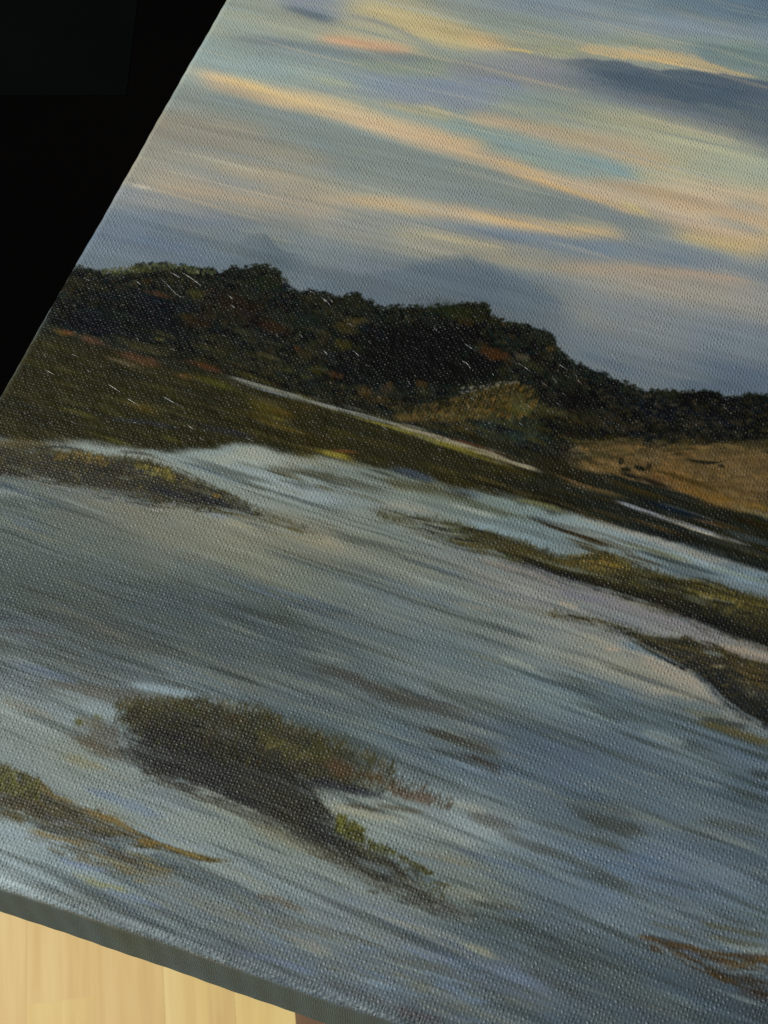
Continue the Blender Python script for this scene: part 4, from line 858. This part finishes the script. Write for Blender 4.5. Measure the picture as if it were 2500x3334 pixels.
def weave_bump(N, P, pitch, depth, uv='thread', strength=1.0, twill=False):
    """plain weave of the cloth under the paint, in the cloth's own arc-length coordinates (mm)"""
    u = N.n('ShaderNodeUVMap'); u.uv_map = uv
    nz = N.n('ShaderNodeTexNoise'); nz.inputs['Scale'].default_value = .5; nz.inputs['Detail'].default_value = 4
    N.link(u.outputs[0], nz.inputs['Vector'])
    sub = N.n('ShaderNodeVectorMath', operation='SUBTRACT'); sub.inputs[1].default_value = (.5, .5, .5)
    N.link(nz.outputs['Color'], sub.inputs[0])
    mad = N.n('ShaderNodeVectorMath', operation='MULTIPLY_ADD'); mad.inputs[1].default_value = (1.15, 1.15, 0)
    N.link(sub.outputs[0], mad.inputs[0]); N.link(u.outputs[0], mad.inputs[2])
    sep = N.n('ShaderNodeSeparateXYZ'); N.link(mad.outputs[0], sep.inputs[0])
    a = N.math('MULTIPLY', sep.outputs[0], math.pi / pitch)
    b = N.math('MULTIPLY', sep.outputs[1], math.pi / pitch)
    if twill:
        b = N.math('MULTIPLY_ADD', a, .45, b)
    sa, sb = N.math('SINE', a), N.math('SINE', b)
    ab = N.math('MULTIPLY', sa, sb)
    knot = N.math('MULTIPLY', N.math('POWER', N.math('ABSOLUTE', sa), 1.5), N.math('POWER', N.math('ABSOLUTE', sb), .75))
    over = N.math('MULTIPLY_ADD', ab, .36, N.math('MULTIPLY', knot, .70))
    cell = N.n('ShaderNodeCombineXYZ')                    # every crossing of threads stands up by its own amount
    N.link(N.math('FLOOR', N.math('DIVIDE', a, math.pi)), cell.inputs[0]); N.link(N.math('FLOOR', N.math('DIVIDE', b, math.pi)), cell.inputs[1])
    wn = N.n('ShaderNodeTexWhiteNoise', noise_dimensions='2D'); N.link(cell.outputs[0], wn.inputs['Vector'])
    slub = N.n('ShaderNodeTexNoise'); slub.inputs['Scale'].default_value = .16; slub.inputs['Detail'].default_value = 3
    N.link(u.outputs[0], slub.inputs['Vector'])
    amp = N.math('MULTIPLY_ADD', N.math('POWER', wn.outputs['Value'], 1.3), .60, N.math('MULTIPLY_ADD', slub.outputs['Fac'], 1.7, -.28))
    h = N.math('MULTIPLY', over, amp)
    hair = N.n('ShaderNodeTexNoise'); hair.inputs['Scale'].default_value = 5.5; hair.inputs['Detail'].default_value = 2
    N.link(u.outputs[0], hair.inputs['Vector'])
    h = N.math('MULTIPLY_ADD', hair.outputs['Fac'], .35, h)
    bp = N.n('ShaderNodeBump'); bp.inputs['Strength'].default_value = strength
    bp.inputs['Distance'].default_value = depth
    N.link(h, bp.inputs['Height'])
    N.link(bp.outputs[0], P.inputs['Normal'])
    return h


ALBEDO_GAIN = 0.95


def paint_material(name, pitch=.60, depth=.000105, twill=False, rough=.45):
    m, nt, P = new_mat(name)
    N = NT(nt)
    at = N.n('ShaderNodeAttribute', attribute_name='paint')
    gl = N.n('ShaderNodeAttribute', attribute_name='gloss')
    N.link(at.outputs['Color'], P.inputs['Base Color'])
    N.link(N.math('MULTIPLY_ADD', gl.outputs['Fac'], -.02, rough), P.inputs['Roughness'])
    P.inputs['Specular IOR Level'].default_value = .32
    N.link(N.math('MULTIPLY_ADD', gl.outputs['Fac'], -.12, .32), P.inputs['Specular IOR Level'])
    weave_bump(N, P, pitch, depth, twill=twill)
    return m


MAT_PAINT = paint_material("oil_paint_on_canvas")
MAT_EDGE = paint_material("painted_canvas_edge", pitch=.42, depth=.00008, twill=True, rough=.6)

# ------------------------------------------------------------------ object helpers
def link(o, parent=None):
    COL.objects.link(o)
    if parent:
        o.parent = parent
    return o


def tag(o, label, cat, group=None):
    o['label'] = label; o['category'] = cat
    if group:
        o['group'] = group


def lin(c):
    return np.where(c <= .04045, c / 12.92, ((c + .055) / 1.055) ** 2.4)


def sample(img, u, v):
    fx = np.clip((u - U0) * RES - .5, 0, NW - 1.01); fy = np.clip((v - V0) * RES - .5, 0, NH - 1.01)
    x = fx.astype(int); y = fy.astype(int); fx = fx - x; fy = fy - y
    if img.ndim == 3:
        fx = fx[..., None]; fy = fy[..., None]
    return (img[y, x] * (1 - fx) + img[y, x + 1] * fx) * (1 - fy) + (img[y + 1, x] * (1 - fx) + img[y + 1, x + 1] * fx) * fy


# ------------------------------------------------------------------ the stretched canvas
CW, CH, CT, CR = 400.0, 300.0, 18.0, 1.7        # width, height, depth, corner radius (mm)
ARC = CR - CR * math.pi / 2                    # arc-length coordinate where the fold turns vertical
END = ARC - (CT - CR)                          # ... and where it meets the back

painting = bpy.data.objects.new("canvas_painting", None)
link(painting)
painting.empty_display_size = .05
painting.matrix_world = Matrix(((UDIR[0], VDIR[0], 0, CORNER[0]), (UDIR[1], VDIR[1], 0, CORNER[1]), (0, 0, 1, CANVAS_Z), (0, 0, 0, 1)))
tag(painting, "unframed canvas painting of cloudy sky, dark woods and grassy shallows, lying on a black table", "painting")


def prof(s, size):
    """arc length along the cloth -> (position, drop)"""
    q = np.minimum(s, size - s)
    th = np.clip((CR - q) / CR, 0, math.pi / 2)
    x = np.where(q >= CR, q, CR - CR * np.sin(th))
    z = -CR * (1 - np.cos(th)) - np.maximum(ARC - q, 0)
    return np.where(s <= size / 2, x, size - x), z


def cloth(name, sl, tl, mat, drop_corner=True):
    S_, T_ = np.meshgrid(sl, tl)
    x, zx = prof(S_, CW); y, zy = prof(T_, CH)
    z = zx + zy
    inside = (S_ > 2) & (T_ > 2)
    z = z + np.where(inside, sample(LEAFY, S_, T_) * sample(N_LEAF, S_, T_) * .10 + sample(N_BRISTLE, S_, T_) * .012, 0)
    # hand-pulled cloth: the rims are never dead straight
    wob = lambda q, k: .07 * np.sin(q * .09 + k) + .04 * np.sin(q * .31 + 2 * k) + .03 * np.sin(q * 1.3 + k)
    x = x + np.where(S_ < 2, wob(T_, 1.), 0); y = y + np.where(T_ < 2, wob(S_, 2.), 0)
    co = np.stack([x, y, z], -1).reshape(-1, 3) / 1000.
    h, w = S_.shape
    idx = np.arange(h * w).reshape(h, w)
    quads = np.stack([idx[:-1, :-1], idx[:-1, 1:], idx[1:, 1:], idx[1:, :-1]], -1).reshape(-1, 4)
    me = bpy.data.meshes.new(name)
    me.vertices.add(len(co)); me.vertices.foreach_set('co', co.astype(np.float32).ravel())
    n = len(quads)
    me.loops.add(n * 4); me.loops.foreach_set('vertex_index', quads.astype(np.int32).ravel())
    me.polygons.add(n); me.polygons.foreach_set('loop_start', np.arange(0, n * 4, 4, dtype=np.int32))
    me.update(calc_edges=True)
    me.polygons.foreach_set('use_smooth', np.ones(n, bool))
    uv = me.uv_layers.new(name='thread')
    st = np.stack([S_, T_], -1).reshape(-1, 2)[quads.ravel()]
    uv.data.foreach_set('uv', st.astype(np.float32).ravel())
    col = np.maximum(lin(np.clip(sample(PAINT, S_, T_), 0, 1)) - .009, .0016) * ALBEDO_GAIN
    rgba = np.concatenate([np.clip(col, 0, .9), np.ones(col.shape[:2] + (1,))], -1).reshape(-1, 4)
    a = me.color_attributes.new('paint', 'FLOAT_COLOR', 'POINT')
    a.data.foreach_set('color', rgba.astype(np.float32).ravel())
    g = me.attributes.new('gloss', 'FLOAT', 'POINT')
    g.data.foreach_set('value', sample(LEAFY, S_, T_).astype(np.float32).ravel())
    me.materials.append(mat)
    me.validate()
    return link(bpy.data.objects.new(name, me), painting)


STEP = .22
s_face = np.concatenate([np.arange(ARC, 176, STEP), np.arange(176, CW - 3, 4), np.linspace(CW - 2, CW - ARC, 8)])
t_face = np.concatenate([np.arange(ARC, 258, STEP), np.arange(258, CH - 3, 4), np.linspace(CH - 2, CH - ARC, 8)])
cloth("canvas_face", s_face, t_face, MAT_PAINT)
cloth("canvas_edge", s_face, np.linspace(END, ARC, 40), MAT_EDGE)
cloth("canvas_edge", np.linspace(END, ARC, 12), t_face, MAT_EDGE)
cloth("canvas_edge", np.linspace(CW - ARC, CW - END, 8), np.concatenate([np.linspace(ARC, 3, 6), np.arange(4, CH - 3, 4), np.linspace(CH - 2, CH - ARC, 6)]), MAT_EDGE)
cloth("canvas_edge", np.concatenate([np.linspace(ARC, 3, 6), np.arange(4, CW - 3, 4), np.linspace(CW - 2, CW - ARC, 6)]), np.linspace(CH - ARC, CH - END, 8), MAT_EDGE)

# ridges of thick paint pulled up by brush and knife ------------------
RIDGES = [[(524, 908), (548, 930), (578, 962)], [(593, 888), (620, 904), (655, 930)], [(555, 885), (585, 905)], [(352, 1250), (390, 1276)], [(412, 1296), (452, 1320)],
          [(530, 1290), (560, 1308), (600, 1326)], [(150, 1205), (180, 1222)], [(440, 912), (460, 928)], [(742, 960), (760, 975)], [(750, 990), (765, 1003)],
          [(1046, 968), (1066, 982), (1078, 1000)], [(1068, 966), (1084, 985)], [(1004, 938), (1012, 950), (1030, 958)], [(1052, 975), (1064, 985)], [(1130, 1052), (1160, 1066)],
          [(1048, 1134), (1066, 1155)], [(1150, 1140), (1170, 1160)], [(1514, 1120), (1535, 1134), (1552, 1144)], [(1505, 1174), (1522, 1185), (1532, 1200)], [(1601, 1214), (1609, 1224)],
          [(1660, 1176), (1690, 1184), (1712, 1198), (1728, 1212)], [(1820, 1186), (1850, 1206)], [(800, 1424), (822, 1436), (840, 1441)], [(435, 1374), (450, 1380)], [(800, 1428), (840, 1430)],
          [(610, 1382), (632, 1400)], [(500, 1395), (530, 1400)], [(1704, 1848), (1740, 1866), (1770, 1878), (1800, 1884)], [(1760, 1872), (1830, 1890)], [(2230, 2008), (2255, 2022), (2270, 2034)],
          [(2360, 2085), (2430, 2108), (2500, 2128)], [(700, 1228), (760, 1236), (800, 1250)], [(1372, 1545), (1384, 1548)], [(2375, 1545), (2378, 1550)], [(2090, 1568), (2130, 1580)],
          [(1030, 1200), (1072, 1208)], [(900, 1112), (950, 1052)], [(1240, 1060), (1268, 1034)], [(905, 1092), (935, 1080)]]
g = np.random.default_rng(77)
for k in range(75):
    x = g.uniform(120, 1900); f = g.random()
    top = np.interp(x, [p[0] for p in TREES], [p[1] for p in TREES]); bot = np.interp(x, [p[0] for p in WATER], [p[1] for p in WATER])
    y = top + 14 + (bot - top - 30) * f
    L = g.uniform(8, 26); an = R(g.uniform(20, 60))
    RIDGES.append([(x, y), (x + L * .5 * math.cos(an), y + L * .5 * math.sin(an) + g.uniform(-2, 2)), (x + L * math.cos(an), y + L * math.sin(an))])
for k in range(24):
    x = g.uniform(1450, 2500); y = np.interp(x, [p[0] for p in TREES], [p[1] for p in TREES]) + g.uniform(15, 150)
    L = g.uniform(6, 18); an = R(g.uniform(-10, 50))
    RIDGES.append([(x, y), (x + L * .5 * math.cos(an), y + L * .5 * math.sin(an)), (x + L * math.cos(an), y + L * math.sin(an))])
rv, rf, rc = [], [], []
for li, ln in enumerate(RIDGES):
    a = np.array(ln, float)
    n = max(5, len(a) * 3)
    tt = np.linspace(0, 1, n); t0 = np.linspace(0, 1, len(a))
    px, py = np.interp(tt, t0, a[:, 0]), np.interp(tt, t0, a[:, 1])
    u, v = mm(px, py)
    if u.min() < 3:
        continue
    du, dv = np.gradient(u), np.gradient(v)
    nn = np.hypot(du, dv) + 1e-9
    rad = (.115 if li < 39 else g.uniform(.05, .10)) * np.sin(np.pi * (.08 + .84 * tt)) ** .6 * (1 + .35 * np.sin(tt * 17 + li))
    cols = lin(np.clip(sample(PAINT, u, v), 0, 1)) * ALBEDO_GAIN
    b0 = len(rv)
    for i in range(n):
        for k in range(7):
            an = math.pi * (k / 6.) * 1.16 - .08 * math.pi
            off = math.cos(an) * rad[i] * 1.25
            rv.append(((u[i] - dv[i] / nn[i] * off) / 1000, (v[i] + du[i] / nn[i] * off) / 1000, (math.sin(an) * rad[i] * 1.1 + .02) / 1000))
            rc.append(tuple(cols[i]) + (1.,))
    for i in range(n - 1):
        for k in range(6):
            q = b0 + i * 7 + k
            rf.append((q, q + 1, q + 8, q + 7))
me = bpy.data.meshes.new("paint_ridge")
me.from_pydata(rv, [], rf)
me.polygons.foreach_set('use_smooth', np.ones(len(rf), bool))
a = me.color_attributes.new('paint', 'FLOAT_COLOR', 'POINT')
a.data.foreach_set('color', np.array(rc, np.float32).ravel())
mr, nt, P = new_mat("thick_oil_paint")
N = NT(nt)
at = N.n('ShaderNodeAttribute', attribute_name='paint')
N.link(at.outputs['Color'], P.inputs['Base Color'])
P.inputs['Roughness'].default_value = .3
me.materials.append(mr)
o = link(bpy.data.objects.new("paint_ridge", me), painting)
o['kind'] = 'stuff'

# ------------------------------------------------------------------ box helper
import bmesh


def box_mesh(name, lo, hi, bevel=0., mat=None, seg=2):
    bm = bmesh.new()
    bmesh.ops.create_cube(bm, size=1.)
    for v in bm.verts:
        for i in range(3):
            v.co[i] = lo[i] + (v.co[i] + .5) * (hi[i] - lo[i])
    if bevel:
        bmesh.ops.bevel(bm, geom=bm.edges[:] + bm.verts[:], offset=bevel, segments=seg, affect='EDGES', profile=.6)
    m = bpy.data.meshes.new(name)
    bm.to_mesh(m); bm.free()
    if mat:
        m.materials.append(mat)
    return m


# ------------------------------------------------------------------ black table under the canvas
mt, nt, P = new_mat("black_lacquer")
N = NT(nt)
tc = N.n('ShaderNodeTexCoord')
nz = N.n('ShaderNodeTexNoise'); nz.inputs['Scale'].default_value = 9.; nz.inputs['Detail'].default_value = 6
N.link(tc.outputs['Object'], nz.inputs['Vector'])
cr = N.n('ShaderNodeValToRGB')
cr.color_ramp.elements[0].color = (.0006, .0005, .0005, 1); cr.color_ramp.elements[1].color = (.0016, .0012, .0010, 1)
N.link(nz.outputs['Fac'], cr.inputs[0]); N.link(cr.outputs[0], P.inputs['Base Color'])
N.link(N.math('MULTIPLY_ADD', nz.outputs['Fac'], .1, .12), P.inputs['Roughness'])
P.inputs['Specular IOR Level'].default_value = .25
MAT_BLACK = mt
TZ = CANVAS_Z - CT / 1000. - .0005
TY = float(plane_point(1250, 1750, TZ)[1])
table = bpy.data.objects.new("black_table", None)
link(table); table.location = (.1, TY + .36, 0); table.empty_display_size = .1
tag(table, "black lacquered table lying in deep shadow under the canvas", "table")
link(bpy.data.objects.new("tabletop", box_mesh("tabletop", (-.52, -.36, TZ - .028), (.62, .36, TZ), .003, MAT_BLACK)), table)
for sx in (-1, 1):
    for sy in (.35, 1):
        lm = box_mesh("leg", (-.025, -.025, 0), (.025, .025, TZ - .0285), .002, MAT_BLACK)
        l = link(bpy.data.objects.new("leg", lm), table)
        l.location = (sx * .48 + .05, sy * .30, 0)

# added thin sheet standing in for a faint teal reflection on the tabletop
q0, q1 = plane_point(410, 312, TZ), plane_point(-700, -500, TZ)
ms, nt, P = new_mat("dark_teal_reflection")
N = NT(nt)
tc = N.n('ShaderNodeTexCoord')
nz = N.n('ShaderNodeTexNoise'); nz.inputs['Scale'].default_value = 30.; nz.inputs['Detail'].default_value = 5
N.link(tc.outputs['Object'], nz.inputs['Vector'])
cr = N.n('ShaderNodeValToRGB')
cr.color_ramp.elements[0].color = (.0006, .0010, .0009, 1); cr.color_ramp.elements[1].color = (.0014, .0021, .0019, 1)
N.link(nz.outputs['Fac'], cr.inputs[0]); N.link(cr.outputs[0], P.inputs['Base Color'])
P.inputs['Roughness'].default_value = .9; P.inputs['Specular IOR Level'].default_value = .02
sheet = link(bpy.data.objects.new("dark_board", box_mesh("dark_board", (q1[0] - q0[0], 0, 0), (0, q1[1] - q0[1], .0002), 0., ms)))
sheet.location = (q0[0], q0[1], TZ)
tag(sheet, "thin dark teal sheet added for a faint reflection on the black tabletop beyond the painting", "reflection")

# ------------------------------------------------------------------ parquet floor
mw, nt, P = new_mat("pale_wood")
N = NT(nt)
tc = N.n('ShaderNodeTexCoord'); oi = N.n('ShaderNodeObjectInfo')
off = N.n('ShaderNodeVectorMath', operation='MULTIPLY_ADD')
cmb = N.n('ShaderNodeCombineXYZ')
N.link(oi.outputs['Random'], cmb.inputs[0]); N.link(oi.outputs['Random'], cmb.inputs[1])
off.inputs[1].default_value = (7., 31., 3.)
N.link(cmb.outputs[0], off.inputs[0]); N.link(tc.outputs['Object'], off.inputs[2])
mp = N.n('ShaderNodeMapping'); mp.inputs['Scale'].default_value = (60., 3.2, 20.)
N.link(off.outputs[0], mp.inputs[0])
g1 = N.n('ShaderNodeTexNoise'); g1.inputs['Scale'].default_value = 1.6; g1.inputs['Detail'].default_value = 7; g1.inputs['Roughness'].default_value = .62; g1.inputs['Distortion'].default_value = .5
N.link(mp.outputs[0], g1.inputs['Vector'])
mp2 = N.n('ShaderNodeMapping'); mp2.inputs['Scale'].default_value = (14., 1.3, 10.)
N.link(off.outputs[0], mp2.inputs[0])
g2 = N.n('ShaderNodeTexNoise'); g2.inputs['Scale'].default_value = 2.; g2.inputs['Detail'].default_value = 3
N.link(mp2.outputs[0], g2.inputs['Vector'])
fac = N.math('ADD', N.math('MULTIPLY', g1.outputs['Fac'], .55), N.math('MULTIPLY', g2.outputs['Fac'], .45))
cr = N.n('ShaderNodeValToRGB')
e = cr.color_ramp.elements
e[0].position = .30; e[0].color = (.50, .33, .115, 1)
e[1].position = .66; e[1].color = (.67, .51, .215, 1)
x = e.new(.5); x.color = (.615, .445, .165, 1)
N.link(fac, cr.inputs[0])
hs = N.n('ShaderNodeHueSaturation')
N.link(N.math('MULTIPLY_ADD', oi.outputs['Random'], -.012, .504), hs.inputs['Hue'])
N.link(N.math('MULTIPLY_ADD', oi.outputs['Random'], -.09, 1.03), hs.inputs['Value'])
N.link(cr.outputs[0], hs.inputs['Color'])
N.link(hs.outputs[0], P.inputs['Base Color'])
P.inputs['Roughness'].default_value = .5
bp = N.n('ShaderNodeBump'); bp.inputs['Strength'].default_value = .15; bp.inputs['Distance'].default_value = .0004
N.link(g1.outputs['Fac'], bp.inputs['Height']); N.link(bp.outputs[0], P.inputs['Normal'])
MAT_WOOD = mw
md, nt, P = new_mat("dark_brown_wood")
N = NT(nt)
tc = N.n('ShaderNodeTexCoord')
mp = N.n('ShaderNodeMapping'); mp.inputs['Scale'].default_value = (60., 3., 20.)
N.link(tc.outputs['Object'], mp.inputs[0])
g1 = N.n('ShaderNodeTexNoise'); g1.inputs['Scale'].default_value = 1.6; g1.inputs['Detail'].default_value = 6
N.link(mp.outputs[0], g1.inputs['Vector'])
cr = N.n('ShaderNodeValToRGB')
cr.color_ramp.elements[0].color = (.07, .032, .012, 1); cr.color_ramp.elements[1].color = (.19, .10, .04, 1)
N.link(g1.outputs['Fac'], cr.inputs[0]); N.link(cr.outputs[0], P.inputs['Base Color'])
P.inputs['Roughness'].default_value = .5
MAT_DARKWOOD = md
mj, nt, P = new_mat("floor_joint")
P.inputs['Base Color'].default_value = (.40, .29, .10, 1); P.inputs['Roughness'].default_value = .9

floor = bpy.data.objects.new("floor", box_mesh("floor", (-2.2, -1.6, -.05), (2.2, 2.6, -.0052), 0, mj))
link(floor); floor['kind'] = 'structure'
fa, fb = plane_point(85, 3000, 0.), plane_point(85, 3320, 0.)
FD = (fa - fb) / np.linalg.norm(fa - fb)               # along the staves, away from the lens
FX = np.array([FD[1], -FD[0], 0])                      # across the staves, to the right
rot = math.atan2(FX[1], FX[0])
edges = [float((plane_point(x, 3240, 0.) - fa) @ FX) for x in (85, 308, 534, 762, 955)]
SW = (edges[3] - edges[0]) / 3
left = [edges[0] - SW * k for k in range(9, 0, -1)]
right = [edges[-1] + SW * k for k in range(1, 10)]
edges = left + edges + right
ky = float((plane_point(970, 3326, 0.) - fa) @ FD)     # a darker stave shows at the lower end of the canvas
jy = float((plane_point(200, 3257, 0.) - fa) @ FD)      # the joint in the second column of staves
g = np.random.default_rng(5)
cache = {}
for i in range(len(edges) - 1):
    w = edges[i + 1] - edges[i]
    y = -1.0 + g.uniform(0, .3)
    if i == 9:
        y = jy - .9
    while y < 1.1:
        L = float(g.choice([.30, .36, .42, .48]))
        if i == 9 and y < jy < y + L + .15:
            L = jy - y
        dark = (i == 13 and y < ky < y + L)
        key = (round(w, 4), round(L, 4), dark)
        if key not in cache:
            cache[key] = box_mesh("stave", (.00002, .00002, -.005), (w - .00002, L - .00002, 0), .00004, MAT_DARKWOOD if dark else MAT_WOOD, 1)
        p = link(bpy.data.objects.new("stave", cache[key]), floor)
        q = fa + FX * edges[i] + FD * y
        p.location = (q[0], q[1], float(g.uniform(-.0001, .0001)))
        p.rotation_euler = (0, 0, rot)
        if dark:
            p['label'] = "dark brown floor stave"
        y += L
